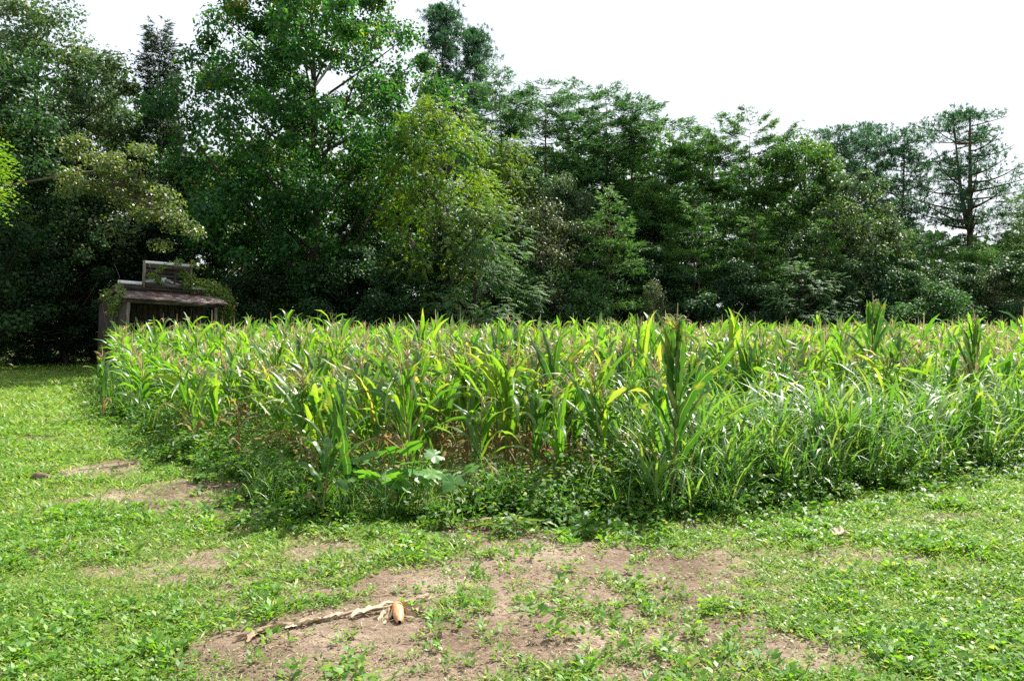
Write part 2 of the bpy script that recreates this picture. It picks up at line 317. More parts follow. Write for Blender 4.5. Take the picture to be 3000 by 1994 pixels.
def cover(x, y):
    """how much grows here: 0 bare soil, 1 thick turf"""
    x = np.asarray(x, float); y = np.asarray(y, float)
    c = -.08 + .60 * fnoise(x, y, .8) + .80 * fnoise(x + 13, y - 5, .24) + .40 * (vnoise(x - 3, y + 11, .09) - .3) + .25 * (vnoise(x + 50, y, 3.2) - .5)
    for bx, by, r, k in BARE:
        c = c - k * .55 * np.exp(-(((x - bx) / (r * 1.1)) ** 2 + ((y - by) / (r * .62)) ** 2))
    lf = np.clip((-x - 1.0 - y * .17) / 1.6, 0, 1); rt = np.clip((x - .9 - .1 * y) / 1.2, 0, 1)
    c = c + .36 * np.maximum(lf, rt * .8) + .3 * np.clip((y - 9) / 8, 0, 1)
    mid = np.exp(-((x - .1) / 1.7) ** 4) * np.clip((6.9 - y) / 1.2, 0, 1)
    return np.clip(c - .22 * mid, 0, 1.25)
def gz(x, y):
    return .05 * (vnoise(x, y, 2.4) - .5) + .025 * (vnoise(x, y + 7, .5) - .5)

xs = np.concatenate([-np.geomspace(600, 19, 14), np.arange(-18, 18.01, .16), np.geomspace(19, 600, 14)])
ys = np.concatenate([-np.geomspace(300, 2, 8), np.arange(-1, 2.4, .5), np.arange(2.5, 10, .1), np.arange(10, 24, .2), np.arange(24, 48, 1.0), np.geomspace(49, 900, 14)])
X, Y = np.meshgrid(xs, ys)
mb = MB(); nx, ny = len(xs), len(ys)
i = np.arange(ny - 1)[:, None] * nx; j = np.arange(nx - 1)[None]
mb.add(np.stack([X, Y, gz(X, Y)], -1).reshape(-1, 3), q=np.stack([i + j, i + j + 1, i + nx + j + 1, i + nx + j], -1).reshape(-1, 4),
       r=np.clip(cover(X, Y) - .15, 0, 1).ravel())
prop(link("ground", mb.mesh("ground", M['ground'], True)), kind='structure')

# ------------------------------------------------------------------ tree builders: each returns (trunk mesh, crown mesh)
def prof_round(t): return np.sin(np.pi * np.clip(.08 + .90 * t, 0, 1)) ** .6
def prof_cone(t): return (1 - t) ** .8 * np.minimum(1, .35 + t * 5)
def prof_dome(t): return np.sqrt(np.clip(1 - t ** 2.2, 0, 1)) * np.minimum(1, .55 + 2 * t)

def crown_points(H, base, R, n, prof, lump=.35, inner=.45):
    t = rng.random(n * 3); keep = rng.random(n * 3) < prof(t) * .9 + .1; t = t[keep][:n]; n = len(t)
    a = rng.random(n) * 2 * np.pi
    k = 1 + lump * (np.sin(a * 3 + t * 7 + rng.random() * 6) * .5 + np.sin(a * 5 - t * 11 + rng.random() * 6) * .35 + rng.normal(0, .3, n))
    rr = R * prof(t) * k * (inner + (1 - inner) * np.sqrt(rng.random(n)))
    return np.stack([np.cos(a) * rr, np.sin(a) * rr, base + (H - base) * t], 1)

def trunk_line(H, lean=.04, n=9):
    p = np.zeros((n, 3)); p[:, 2] = np.linspace(-.1, H, n)
    w = np.cumsum(rng.normal(0, lean * H / n, (n, 2)), 0); w -= w[0]; p[:, :2] = w
    return p
def on_trunk(tl, z):
    return np.array([np.interp(z, tl[:, 2], tl[:, 0]), np.interp(z, tl[:, 2], tl[:, 1]), z])

def limbs_to(mt, tl, C, base, H, r0, maxn=60):
    idx = rng.permutation(len(C))[:maxn]
    for k in idx:
        c = C[k]; hd = np.hypot(c[0], c[1]); z0 = max(base * .8, c[2] - hd * rng.uniform(.5, 1.0))
        z0 = min(z0, tl[-1, 2] * .97); p0 = on_trunk(tl, z0)
        midp = p0 + (c - p0) * .55 + np.array([0, 0, -.06 * hd]) + rng.normal(0, .15, 3)
        rr = r0 * .38 * (1 - z0 / (H * 1.15)) + .018
        tube(mt, bez(p0, midp, c, 6), np.linspace(rr, .012, 6), 4)

def broadleaf(seed, H, base, R, mat, nleaf=30000, nclump=140, ls=.16, prof=prof_round, trunk_r=.22, clump=.8, frond=False, lump=.35, bark='bark', flat=.65, droop=0.3, inner=.45, tip=None):
    global rng
    rng = np.random.default_rng(seed)
    mt = MB(); tl = trunk_line(H * .93)
    tube(mt, tl, trunk_r * (1 - np.linspace(0, 1, len(tl)) ** 1.2 * .9), 8)
    C = crown_points(H, base, R, nclump, prof, lump, inner)
    limbs_to(mt, tl, C, base, H, trunk_r)
    mc = MB(); n = len(C)
    cs = clump * rng.uniform(.55, 1.3, n)
    if frond:
        nf = nleaf // 13; k = rng.integers(0, n, nf)
        d = nrm(rng.normal(0, 1, (nf, 3))); P = C[k] + d * (cs[k] * rng.random(nf) ** .4)[:, None] * np.array([1, 1, flat])
        ax = nrm(P - np.array([0, 0, 0]) * 0 - C[k] + rng.normal(0, .3, (nf, 3)) + nrm(P * np.array([1, 1, 0])) * .6 + np.array([0, 0, .1])); fl = rng.uniform(.24, .44, nf) * ls / .11
        r = np.clip(rng.random(nf), 0, 1)
        for s in range(7):
            tt = (s + 1) / 7.
            Q = P + ax * (fl * tt)[:, None] + np.array([0, 0, -1]) * (fl * .28 * tt * tt)[:, None]
            tang = nrm(ax + np.array([0, 0, -.84]) * tt); sd = nrm(np.cross(tang, np.array([0, 0, 1.]) + rng.normal(0, .1, (nf, 3)))); up = nrm(np.cross(sd, tang))
            ll = ls * (1 - .5 * abs(tt - .45))
            for sg in (-1, 1):
                if s == 6 and sg == 1: continue
                A = sd * sg + tang * .55 - up * .25 if s < 6 else tang
                leaves(mc, Q, A, up + rng.normal(0, .2, (nf, 3)), ll, ls * .34, r + rng.normal(0, .06, nf))
    else:
        k = rng.integers(0, n, nleaf); d = nrm(rng.normal(0, 1, (nleaf, 3)))
        P = C[k] + d * (cs[k] * rng.random(nleaf) ** .45)[:, None] * np.array([1, 1, flat])
        Nn = nrm(d * .5 + rng.normal(0, .55, (nleaf, 3)) + np.array([0, 0, .75]))
        A = nrm(np.cross(Nn, rng.normal(0, 1, (nleaf, 3)))) + np.array([0, 0, -droop])
        rc = rng.normal(0, .12, n)
        L_ = ls * rng.uniform(.65, 1.35, nleaf)
        leaves(mc, P, A, Nn, L_, L_ * .68, np.clip(rng.random(nleaf) * .9 + rc[k], 0, 1))
    return mt.mesh("trunk", M[bark], True), mc.mesh("crown", M[mat])

def pine(seed, H, base, R, mat, nbr=70, per=60, nl=.22, prof=prof_cone, trunk_r=.16, up=.22, plate=.055, nneedle=6, bark='pinebark', irregular=.3, tipk=1.0):
    """layered conifer: limbs carry flat sprays of needle tufts"""
    global rng
    rng = np.random.default_rng(seed)
    mt = MB(); tl = trunk_line(H, .03); tube(mt, tl, trunk_r * (1.02 - np.linspace(0, 1, len(tl))), 7)
    mc = MB(); PP = []; AA = []; RR = []
    for b in range(nbr):
        t = ((b + rng.random()) / nbr) ** .9; z = base + (H - base) * t; a = b * 2.4 + rng.normal(0, .5)
        Lb = max(.35, R * prof(np.array(t)) * rng.uniform(1 - irregular, 1 + irregular * .8))
        dirh = np.array([math.cos(a), math.sin(a), 0]); p0 = on_trunk(tl, min(z, H * .985))
        e = p0 + dirh * Lb + np.array([0, 0, Lb * (up * rng.uniform(.3, 1.5) * (.3 + t))])
        m_ = p0 + dirh * Lb * .55 + np.array([0, 0, -Lb * .03 + Lb * .1 * t])
        line = bez(p0, m_, e, 7); tube(mt, line, np.linspace(trunk_r * .26 * (1.1 - t) + .014, .008, 7), 4)
        npl = max(10, int(per * (Lb / R) ** 1.3))
        s = .22 + .78 * rng.random(npl) ** .75
        bp = (1 - s)[:, None] ** 2 * p0 + (2 * s * (1 - s))[:, None] * m_ + (s ** 2)[:, None] * e
        side = np.array([-dirh[1], dirh[0], 0]); off = rng.normal(0, 1, npl) * (Lb * .24 * np.sin(np.pi * np.clip(s * .85 + .1, 0, 1)) + .12)
        P = bp + side * off[:, None] + dirh * (np.abs(off) * .35)[:, None] + np.stack([np.zeros(npl), np.zeros(npl), rng.normal(0, plate, npl)], 1)
        ax = nrm(dirh + side * (np.sign(off) * rng.uniform(.2, 1, npl))[:, None] + np.array([0, 0, .25]) + rng.normal(0, .25, (npl, 3)))
        PP.append(P); AA.append(ax); RR.append(np.full(npl, rng.uniform(-.15, .15)))
    P = np.concatenate(PP); A = np.concatenate(AA); RB = np.concatenate(RR); n = len(P)
    for k in range(nneedle):
        sp = nrm(A + rng.normal(0, 1, (n, 3)) * np.array([.6, .6, .28])); q = P + A * (rng.random(n) * nl * 1.1)[:, None]
        leaves(mc, q, sp, rng.normal(0, .5, (n, 3)) + np.array([0, 0, 1]), nl * rng.uniform(.7, 1.3, n), nl * .2, np.clip(rng.random(n) * .8 + RB + .1, 0, 1), fold=.05)
    return mt.mesh("trunk", M[bark], True), mc.mesh("crown", M[mat])

def tall_pine(seed, H, base, R, mat='hazepine', nbr=34, tufts=26, nl=.26, fork=False, trunk_r=.2, round_top=True):
    """old open pine: bare trunk, sinuous limbs, separate puffs of long needles"""
    global rng
    rng = np.random.default_rng(seed)
    mt = MB(); tl = trunk_line(H * .96, .03)
    tube(mt, tl, trunk_r * (1.0 - np.linspace(0, 1, len(tl)) * .85), 8); axes = [tl]
    if fork:
        zf = H * .50; p = on_trunk(tl, zf); tl2 = bez(p, p + np.array([.55, .1, 1.2]), on_trunk(tl, H * .9) + np.array([.9, .2, H * .03]), 9)
        tube(mt, tl2, np.linspace(trunk_r * .62, .03, 9), 7); axes.append(tl2)
    cs = []
    for b in range(nbr):
        t = (b + rng.random()) / nbr; z = base + (H - base) * t; ax_ = axes[b % len(axes)]
        z0 = max(ax_[0, 2] + .1, min(z - .4, ax_[-1, 2])); p0 = on_trunk(ax_, z0)
        a = b * 2.4 + rng.normal(0, .4)
        pr = (math.sin(math.pi * min(1, .12 + .86 * t)) ** .55 if round_top else 1 - .75 * t)
        Lb = max(.4, R * pr * rng.uniform(.6, 1.15)); dh = np.array([math.cos(a), math.sin(a), 0])
        e = p0 + dh * Lb + np.array([0, 0, Lb * rng.uniform(.1, .45)])
        line = bez(p0, p0 + dh * Lb * .5 + np.array([0, 0, Lb * rng.uniform(-.15, .1)]), e, 7)
        tube(mt, line, np.linspace(trunk_r * .28 * (1.2 - t) + .015, .012, 7), 5)
        for k in range(rng.integers(3, 6)):
            s = rng.uniform(.4, 1); q = line[min(6, int(s * 6))]; off = np.array([rng.normal(0, .5), rng.normal(0, .5), rng.uniform(0, .4)]) * (.35 + .25 * Lb)
            c = q + off; cs.append((c, rng.uniform(.35, .75)))
            tube(mt, bez(q, q + off * .5 + np.array([0, 0, -.05]), c, 4), np.linspace(.018, .007, 4), 3)
    mc = MB(); C = np.array([c for c, _ in cs]); S = np.array([s for _, s in cs])
    n = len(C) * tufts; k = np.repeat(np.arange(len(C)), tufts)
    d = nrm(rng.normal(0, 1, (n, 3))); P = C[k] + d * (S[k] * rng.random(n) ** .5)[:, None] * np.array([1.25, 1.25, .34]); ax = nrm(d * .8 + np.array([0, 0, .6]))
    for j in range(9):
        sp = nrm(ax + rng.normal(0, .65, (n, 3)))
        leaves(mc, P, sp, rng.normal(0, .5, (n, 3)) + np.array([0, 0, 1]), nl * rng.uniform(.7, 1.2, n), nl * .15, rng.random(n), fold=.03)
    return mt.mesh("trunk", M['pinebark'], True), mc.mesh("crown", M[mat])

KIND = {}
KIND['poplar'] = broadleaf(1, 20.5, 2.6, 6.9, 'poplar', 86000, 330, .205, prof_round, .36, 1.1, lump=.36, inner=.18)
KIND['leftA'] = broadleaf(2, 17.6, 2.5, 4.8, 'grey', 52000, 200, .17, prof_dome, .28, .95, lump=.5)
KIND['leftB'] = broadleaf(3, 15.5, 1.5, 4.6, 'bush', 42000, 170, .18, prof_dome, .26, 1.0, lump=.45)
KIND['walnut'] = broadleaf(4, 11.6, 3.6, 3.5, 'walnut', 42000, 120, .14, prof_round, .2, .85, frond=True, lump=.3)
KIND['sumac'] = broadleaf(5, 6.4, .8, 2.7, 'sumac', 26000, 60, .14, prof_dome, .1, .7, frond=True, lump=.4)
KIND['oak'] = broadleaf(6, 12.5, 1.5, 3.9, 'oak', 36000, 140, .17, prof_dome, .22, .9, lump=.35)
KIND['paleoak'] = broadleaf(7, 10.8, 1.0, 3.8, 'grey', 32000, 120, .17, prof_dome, .2, .9, lump=.35)
KIND['bushA'] = broadleaf(8, 5.2, .2, 2.5, 'bush', 17000, 60, .14, prof_dome, .07, .75, lump=.4)
KIND['bushB'] = broadleaf(9, 4.2, .2, 2.3, 'sumac', 14000, 50, .13, prof_dome, .06, .7, lump=.45)
KIND['bushC'] = broadleaf(10, 6.4, .2, 2.4, 'brown', 15000, 60, .11, prof_dome, .06, .8, lump=.45, bark='palebark')
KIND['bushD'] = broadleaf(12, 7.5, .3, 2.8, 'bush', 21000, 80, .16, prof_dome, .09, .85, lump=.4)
KIND['pineA'] = pine(21, 15.0, 2.0, 3.9, 'pine', 56, 250, prof=lambda t: (1 - t) ** .62 * min(1, .4 + float(t) * 4) + .06)
KIND['pineB'] = pine(22, 13.6, 2.2, 3.9, 'pine', 50, 260, irregular=.4, prof=lambda t: .05 + (1 - t) ** .5 * min(1, .4 + float(t) * 4))
KIND['pineC'] = pine(23, 12.6, 2.5, 3.6, 'gpine', 46, 260, irregular=.45, up=.4, prof=lambda t: .06 + (1 - t) ** .45 * min(1, .4 + float(t) * 3))
KIND['youngpine'] = pine(24, 7.6, .4, 2.6, 'gpine', 52, 150, nl=.19, trunk_r=.1)
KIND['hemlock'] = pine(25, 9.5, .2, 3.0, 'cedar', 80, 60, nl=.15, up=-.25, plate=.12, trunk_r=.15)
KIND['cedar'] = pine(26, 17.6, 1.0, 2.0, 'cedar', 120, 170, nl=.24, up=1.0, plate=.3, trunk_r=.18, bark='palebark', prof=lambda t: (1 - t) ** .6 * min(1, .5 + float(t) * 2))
KIND['topine'] = tall_pine(27, 24.5, 12.5, 4.0, 'hazepine', 64, 13, round_top=False, nl=.34)
KIND['heropine'] = tall_pine(28, 14.9, 6.9, 3.4, 'hazepine', 44, 12, fork=True, trunk_r=.28)
KIND['openpine'] = tall_pine(29, 14.6, 4.6, 3.2, 'hazepine', 52, 15, trunk_r=.2)
HT = dict(poplar=20.5, leftA=17.6, leftB=15.5, walnut=11.6, sumac=6.4, oak=12.5, paleoak=10.8, bushA=5.2, bushB=4.2, bushC=6.4, bushD=7.5, pineA=15, pineB=13.6, pineC=12.6,
          youngpine=7.6, hemlock=9.5, cedar=17.6, topine=24.5, heropine=14.9, openpine=14.6)

def tree(kind, u, v, d, name, label, cat='tree', wide=1.0, rot=None, group=None):
    """stand a tree at distance d in the line of u whose top reaches v"""
    rot = random.Random(int(u * 7 + v)).uniform(0, 6.28) if rot is None else rot
    s = hv(v, d) / HT[kind]; x = at(u, d)
    o = empty(name, (x, d, 0), (0, 0, rot), (s * wide, s * wide, s)); prop(o, label, cat, group)
    tm, cm = KIND[kind]; link("trunk", tm, o); link("crown", cm, o)
    return o
TB = [
 # left wood
 ('leftA', 95, 5, 38, 'broadleaf_tree', 'tall pale grey-green tree whose loose top rises highest at the far left', 1.05),
 ('leftB', -60, 90, 33, 'broadleaf_tree', 'dark spreading tree cut by the left edge of the view', 1.1),
 ('leftA', 215, 130, 41, 'broadleaf_tree', 'thin-topped tree between the tall grey-green tree and the dark cedar', .6),
 ('cedar', 358, 70, 40, 'cedar_tree', 'narrow dark cedar rising to a point behind the shed', 1.0),
 ('leftB', 150, 330, 37, 'broadleaf_tree', 'middle-height dark green tree under the tall tree at the far left', 1.0),
 ('leftB', 430, 400, 41, 'broadleaf_tree', 'shaded green tree directly behind the shed under the cedar', 1.0),
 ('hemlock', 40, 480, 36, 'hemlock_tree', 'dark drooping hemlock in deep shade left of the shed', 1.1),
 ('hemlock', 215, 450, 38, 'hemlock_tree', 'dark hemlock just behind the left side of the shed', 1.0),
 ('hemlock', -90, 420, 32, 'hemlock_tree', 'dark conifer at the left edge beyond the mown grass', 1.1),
 # middle
 ('poplar', 725, -140, 38, 'tulip_poplar', 'huge forked green tree with its top out of view, tallest of all', .89),
 ('walnut', 1010, 235, 34, 'walnut_tree', 'yellow-green feathery tree lit on its right side below the huge tree', .74),
 ('sumac', 1095, 490, 33.5, 'sumac_tree', 'small feathery pale-lit tree at the right foot of the yellow-green tree', .95),
 ('topine', 1030, 8, 55, 'pine_tree', 'tallest pine, standing against the white sky beside the huge tree', .9),
 ('topine', 1102, 62, 57, 'pine_tree', 'second tall pine leaning close right of the tallest pine', .8),
 ('pineA', 1150, 160, 47, 'pine_tree', 'dark pine stepping down right of the two tallest pines', 1.0),
 ('pineA', 1262, 188, 44, 'pine_tree', 'broad layered pine, first full one right of the dip in the treeline', 1.1),
 ('pineB', 1335, 195, 47, 'pine_tree', 'layered pine with a narrow pale top behind the broad layered pine', .9),
 ('pineA', 1392, 200, 45, 'pine_tree', 'layered pine with twin feathery tops in the middle of the treeline', .95),
 ('pineB', 1450, 225, 44, 'pine_tree', 'pine with wide flat sprays where the treeline starts to fall', 1.0),
 ('pineC', 1545, 282, 43, 'pine_tree', 'rounded bright pine with dark limbs showing below its crown', 1.0),
 ('pineB', 1640, 298, 44, 'pine_tree', 'flat-topped pine left of the thin wispy pine tops', .95),
 ('pineC', 1722, 272, 43, 'pine_tree', 'wispy pine whose bare twigs stick up above the treeline', .85),
 ('walnut', 1160, 330, 40, 'broadleaf_tree', 'narrow green tree in the gap behind the yellow-green tree', .6),
 ('oak', 880, 420, 40, 'broadleaf_tree', 'dark broadleaf tree shaded beneath the right limb of the huge tree', 1.0),
 ('oak', 570, 330, 42, 'broadleaf_tree', 'dark broadleaf tree shaded beneath the left side of the huge tree', 1.0),
 # right
 ('oak', 1845, 305, 42, 'broadleaf_tree', 'light green rounded tree, brightest of the right-hand treeline', .85),
 ('paleoak', 1950, 395, 40, 'broadleaf_tree', 'silvery pale-leaved tree below the open pines on the right', .95),
 ('openpine', 1918, 292, 51, 'pine_tree', 'open haze-blue pine behind the light green rounded tree', .9),
 ('openpine', 1992, 284, 53, 'pine_tree', 'open pine with puffed top, middle of three behind the silvery tree', .85),
 ('openpine', 2072, 300, 50, 'pine_tree', 'open pine with a long dark trunk left of the tallest right-hand pine', .9),
 ('heropine', 2232, 233, 46, 'pine_tree', 'tall pine with forked trunk and rounded open crown alone at far right', 1.0),
 ('openpine', 2400, 400, 49, 'pine_tree', 'pine limbs entering at the right edge beside the forked pine', .9),
 ('pineC', 2345, 455, 43, 'pine_tree', 'low dark layered pine at the right edge', .95),
 ('pineC', 2150, 540, 45, 'pine_tree', 'layered low pine left of the forked pine trunk', .9),
 ('youngpine', 1400, 440, 37, 'young_pine', 'bright young pine standing forward in the middle of the wood edge', .95),
 ('youngpine', 1600, 470, 38.5, 'young_pine', 'bright young pine with flat sprays right of the middle young pine', 1.0),
 ('youngpine', 1735, 500, 38, 'young_pine', 'young pine with long low sprays between two shrubs', 1.05),
 ('youngpine', 1895, 505, 37.5, 'young_pine', 'young bright-tipped pine below the silvery pale tree', .85),
 ('paleoak', 1290, 395, 40, 'broadleaf_tree', 'silvery brown-tinged tree behind the bright middle young pine', .7),
 ('oak', 1500, 420, 41, 'broadleaf_tree', 'dark broadleaf tree filling between the middle pines', .8),
 ('oak', 2040, 510, 41, 'broadleaf_tree', 'dark green tree at the foot of the open pines', .85),
 ('oak', 2250, 560, 41, 'broadleaf_tree', 'dark green tree around the foot of the forked pine', .9),
]
for k, u, v, d, nm, lb, w in TB: tree(k, u, v, d, nm, lb, wide=w)
SB = [
 ('bushD', 620, 600, 37, 'large shaded shrub behind the vine-covered end of the shed', 1.1), ('bushA', 530, 640, 34.5, 'leafy shrub leaning on the right end of the shed', .8),
 ('bushD', 800, 560, 35.5, 'deeply shaded shrub under the trunk of the huge tree', 1.1), ('bushA', 880, 610, 36, 'dark shrub right of the huge tree trunk', 1.1),
 ('bushD', 950, 560, 34.5, 'dark shrub beneath the yellow-green feathery tree', 1.0), ('bushB', 1060, 650, 35.5, 'low pale-flecked shrub under the small feathery tree', 1.1),
 ('bushB', 1215, 620, 36, 'pale-leaved shrub in the dip right of the small feathery tree', 1.0), ('bushC', 1270, 480, 37.5, 'brownish thin-leaved shrub left of the middle young pine', 1.0),
 ('bushB', 1345, 640, 36, 'low shrub at the foot of the middle young pine', 1.0), ('bushD', 1480, 560, 38, 'bluish green shrub right of the middle young pine', 1.0),
 ('bushC', 1500, 655, 35.5, 'yellowing low shrub at the corn edge near the tallest near stalk', .7), ('bushA', 1610, 630, 36.5, 'dark round shrub below the flat-topped pine', 1.1),
 ('bushD', 1700, 600, 37, 'dark bushy shrub behind the corn tassels right of the middle', 1.0), ('sumac', 1850, 608, 36, 'feathery pale sumac spraying over the corn on the right', 1.1),
 ('bushA', 1960, 610, 37, 'dark shrub right of the feathery sumac', 1.1), ('bushD', 2060, 590, 37.5, 'green leafy shrub below the long-trunked open pine', 1.0),
 ('bushB', 2130, 650, 36, 'low shrub left of the foot of the forked pine', 1.1), ('bushD', 2200, 600, 38, 'leafy shrub hiding the foot of the forked pine', 1.0),
 ('bushC', 2290, 630, 37, 'thin bare-twigged shrub right of the forked pine', .9), ('bushD', 2370, 570, 37, 'dark shrub at the right edge of the wood', 1.1),
 ('bushA', 1120, 620, 37, 'dark shrub behind the small feathery tree', 1.2), ('bushD', 1420, 610, 39, 'shaded shrub behind the middle young pine', 1.1),
 ('bushA', 40, 690, 36, 'low dark shrub beyond the mown grass at far left', 1.1), ('bushA', 140, 700, 37.5, 'low dark shrub left of the shed wall', 1.1),
 ('bushD', 300, 560, 40, 'dark shrub rising behind the shed roof', 1.3),
]
for k, u, v, d, lb, w in SB: tree(k, u, v, d, 'shrub', lb, 'shrub', w)

# the wood behind the edge, which reads as one dark mass
rng = np.random.default_rng(77)
mb = MB(); n = 46000
uu = rng.uniform(-500, 2900, n)
top = np.interp(uu, [-500, 250, 420, 600, 1100, 1400, 1700, 1900, 2100, 2150, 2300, 2420, 2900], [150, 150, 330, 350, 330, 330, 400, 470, 540, 590, 590, 520, 420]) + 60 * (vnoise(uu, uu * 0, 60) - .5) * 2
dd = rng.uniform(50, 64, n); zt = hv(top, dd); zz = zt * rng.random(n) ** .8
P = np.stack([at(uu, dd), dd, zz], 1) + rng.normal(0, .4, (n, 3))
leaves(mb, P, rng.normal(0, 1, (n, 3)), rng.normal(0, 1, (n, 3)) + np.array([0, 0, .6]), .55 * rng.uniform(.6, 1.3, n), .36, rng.random(n))
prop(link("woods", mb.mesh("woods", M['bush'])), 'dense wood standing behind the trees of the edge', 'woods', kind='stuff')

# overhanging bough of yellow-green leaves at the near left, and pale drooping tree over the shed
def near_left_tree():
    global rng
    rng = np.random.default_rng(31)
    o = empty("broadleaf_tree", (at(-235, 14.5), 14.5, 0)); prop(o, 'near tree whose yellow-green boughs reach in at the left edge above the grass', 'tree')
    mt = MB(); tl = trunk_line(6.2, .03); tube(mt, tl, .12 * (1.05 - np.linspace(0, 1, len(tl))), 8)
    C = crown_points(5.9, 3.9, 1.55, 60, prof_round, .3); limbs_to(mt, tl, C, 3.6, 6.5, .12)
    mc = MB(); nf = 2200; k = rng.integers(0, len(C), nf); d = nrm(rng.normal(0, 1, (nf, 3)))
    P = C[k] + d * .4 * rng.random((nf, 1)); a = nrm(d + nrm(C[k] * np.array([1, 1, 0])) * .8 + np.array([0, 0, -.1])); r = rng.random(nf)
    for s in range(5):
        Q = P + a * (.07 * s) + np.array([0, 0, -.012 * s * s])
        sd = nrm(np.cross(a, np.array([0, 0, 1.])))
        for sg in (-1, 1):
            leaves(mc, Q, sd * sg + a * .5, np.array([0, 0, 1.]) + rng.normal(0, .3, (nf, 3)), .085, .045, r + rng.normal(0, .05, nf))
    link("trunk", mt.mesh("trunk", M['bark'], True), o); link("crown", mc.mesh("crown", M['yellowleaf']), o)
near_left_tree()

def arching_tree():
    global rng
    rng = np.random.default_rng(33)
    bx, by = at(-75, 29), 29.0; q = 26.0
    o = empty("arching_tree", (bx, by, 0)); prop(o, 'pale-leaved tree arching down to the right above the shed roof', 'tree')
    mt = MB(); mc = MB()
    pts = [np.array([at(u, d) - bx, d - by, hv(v, d)]) for u, v, d in [(-60, 520, 28.5), (20, 430, 28), (150, 405, 27.2), (230, 395, 26.5), (310, 430, 26), (380, 490, 26)]]
    tube(mt, np.array([[0, 0, -.1], [.1, -.5, 1.6], pts[0]]), [.15, .14, .12], 7); tube(mt, np.array(pts), np.linspace(.06, .025, 6), 6)
    C = []
    for (u, v, s) in [(170, 340, .8), (140, 360, .9), (185, 320, .6), (210, 370, .9), (240, 400, .9), (270, 390, .8), (300, 410, .8), (330, 430, .8), (350, 460, .8), (380, 480, .75), (405, 500, .6), (300, 450, .7), (340, 500, .7), (370, 515, .5),
                      (200, 430, .7), (260, 440, .8), (160, 420, .8), (415, 470, .4), (320, 385, .5), (255, 360, .5)]:
        c = np.array([at(u, q) - bx, q - by + rng.normal(0, .5), hv(v, q)]); C.append(c); p0 = pts[rng.integers(1, 6)]
        tube(mt, bez(p0, (p0 + c) / 2 + rng.normal(0, .25, 3), c, 5), np.linspace(.035, .01, 5), 4)
    C = np.array(C); C = C[2:]; C = np.concatenate([C, C + rng.normal(0, .32, C.shape), C + rng.normal(0, .4, C.shape) + np.array([0, 0, -.1])]); n = 6500; k = rng.integers(0, len(C), n); d = nrm(rng.normal(0, 1, (n, 3)))
    P = C[k] + d * rng.random((n, 1)) ** .6 * .42 * np.array([1.2, 1, .6]); Nn = nrm(rng.normal(0, .6, (n, 3)) + np.array([.3, 0, .8]))
    leaves(mc, P, np.cross(Nn, rng.normal(0, 1, (n, 3))) + np.array([0, 0, -.3]), Nn, .12 * rng.uniform(.7, 1.3, n), .075, rng.random(n))
    link("trunk", mt.mesh("trunk", M['bark'], True), o); link("crown", mc.mesh("crown", M['paleleaf']), o)
arching_tree()

# ------------------------------------------------------------------ the old shed
rng = np.random.default_rng(41)
SH = empty("shed", (at(285, 28), 28.0, 0), (0, math.radians(2.6), math.radians(37)))
prop(SH, 'old wooden shed with false front and rusty porch roof behind the corn', 'shed')
WD, DP, PD = 3.12, 5.0, 1.35        # width, depth to back, porch depth
def bpart(name, lo, hi, mat, parent=SH, jit=.004, rot=None, label=None):
    lo = np.array(lo, float); hi = np.array(hi, float); c = (lo + hi) / 2; b = MB(); box(b, lo - c, hi - c, jit)
    o = link(name, b.mesh(name, M[mat]), parent, tuple(c), rot or (0, 0, 0))
    if label: o['label'] = label
    return o
def fbpart(name, lo, hi, mat, **k): return bpart(name, (lo[0], lo[1], lo[2] - .2), (hi[0], hi[1], hi[2] - .2), mat, **k)
# side wall boards (left), porch side included
y = 0.12
while y < DP:
    w = rng.uniform(.15, .22); g = rng.uniform(.008, .03); h = 2.75 + min(y, PD) * .12 + rng.normal(0, .02)
    bpart("plank", (-.012 + rng.normal(0, .006), y, -.1), (.018, y + w, h), 'wood', rot=(rng.normal(0, .004), rng.normal(0, .004), 0)); y += w + g
# front wall boards with door and window openings
x = .03
while x < WD:
    w = min(rng.uniform(.15, .22), WD - x); z0 = -.1; y0 = PD + rng.normal(0, .006); top_ = 3.25
    spans = [(z0, top_)]
    if x + w > 1.45 and x < 2.15: spans = [(2.2, top_)]
    elif x + w > .35 and x < 1.0: spans = [(z0, 1.15), (2.05, top_)]
    elif x + w > 2.6 and x < 3.1: spans = [(z0, 1.2), (2.0, top_)]
    for a_, b_ in spans: bpart("plank", (x, y0, a_), (x + w - rng.uniform(.008, .025), y0 + .025, b_), 'wood')
    x += w
# far side, back wall and inner floor
x = PD + .1
while x < DP:
    bpart("plank", (WD - .02, x, -.1), (WD + .01, x + .19, 3.0), 'wood'); x += .21
x = .03
while x < WD - .1:
    bpart("plank", (x, DP - .02, -.1), (x + .2, DP + .01, 2.7), 'wood'); x += .215
bpart("floor_boards", (.04, .05, .02), (WD - .06, DP - .05, .10), 'dark', jit=0)
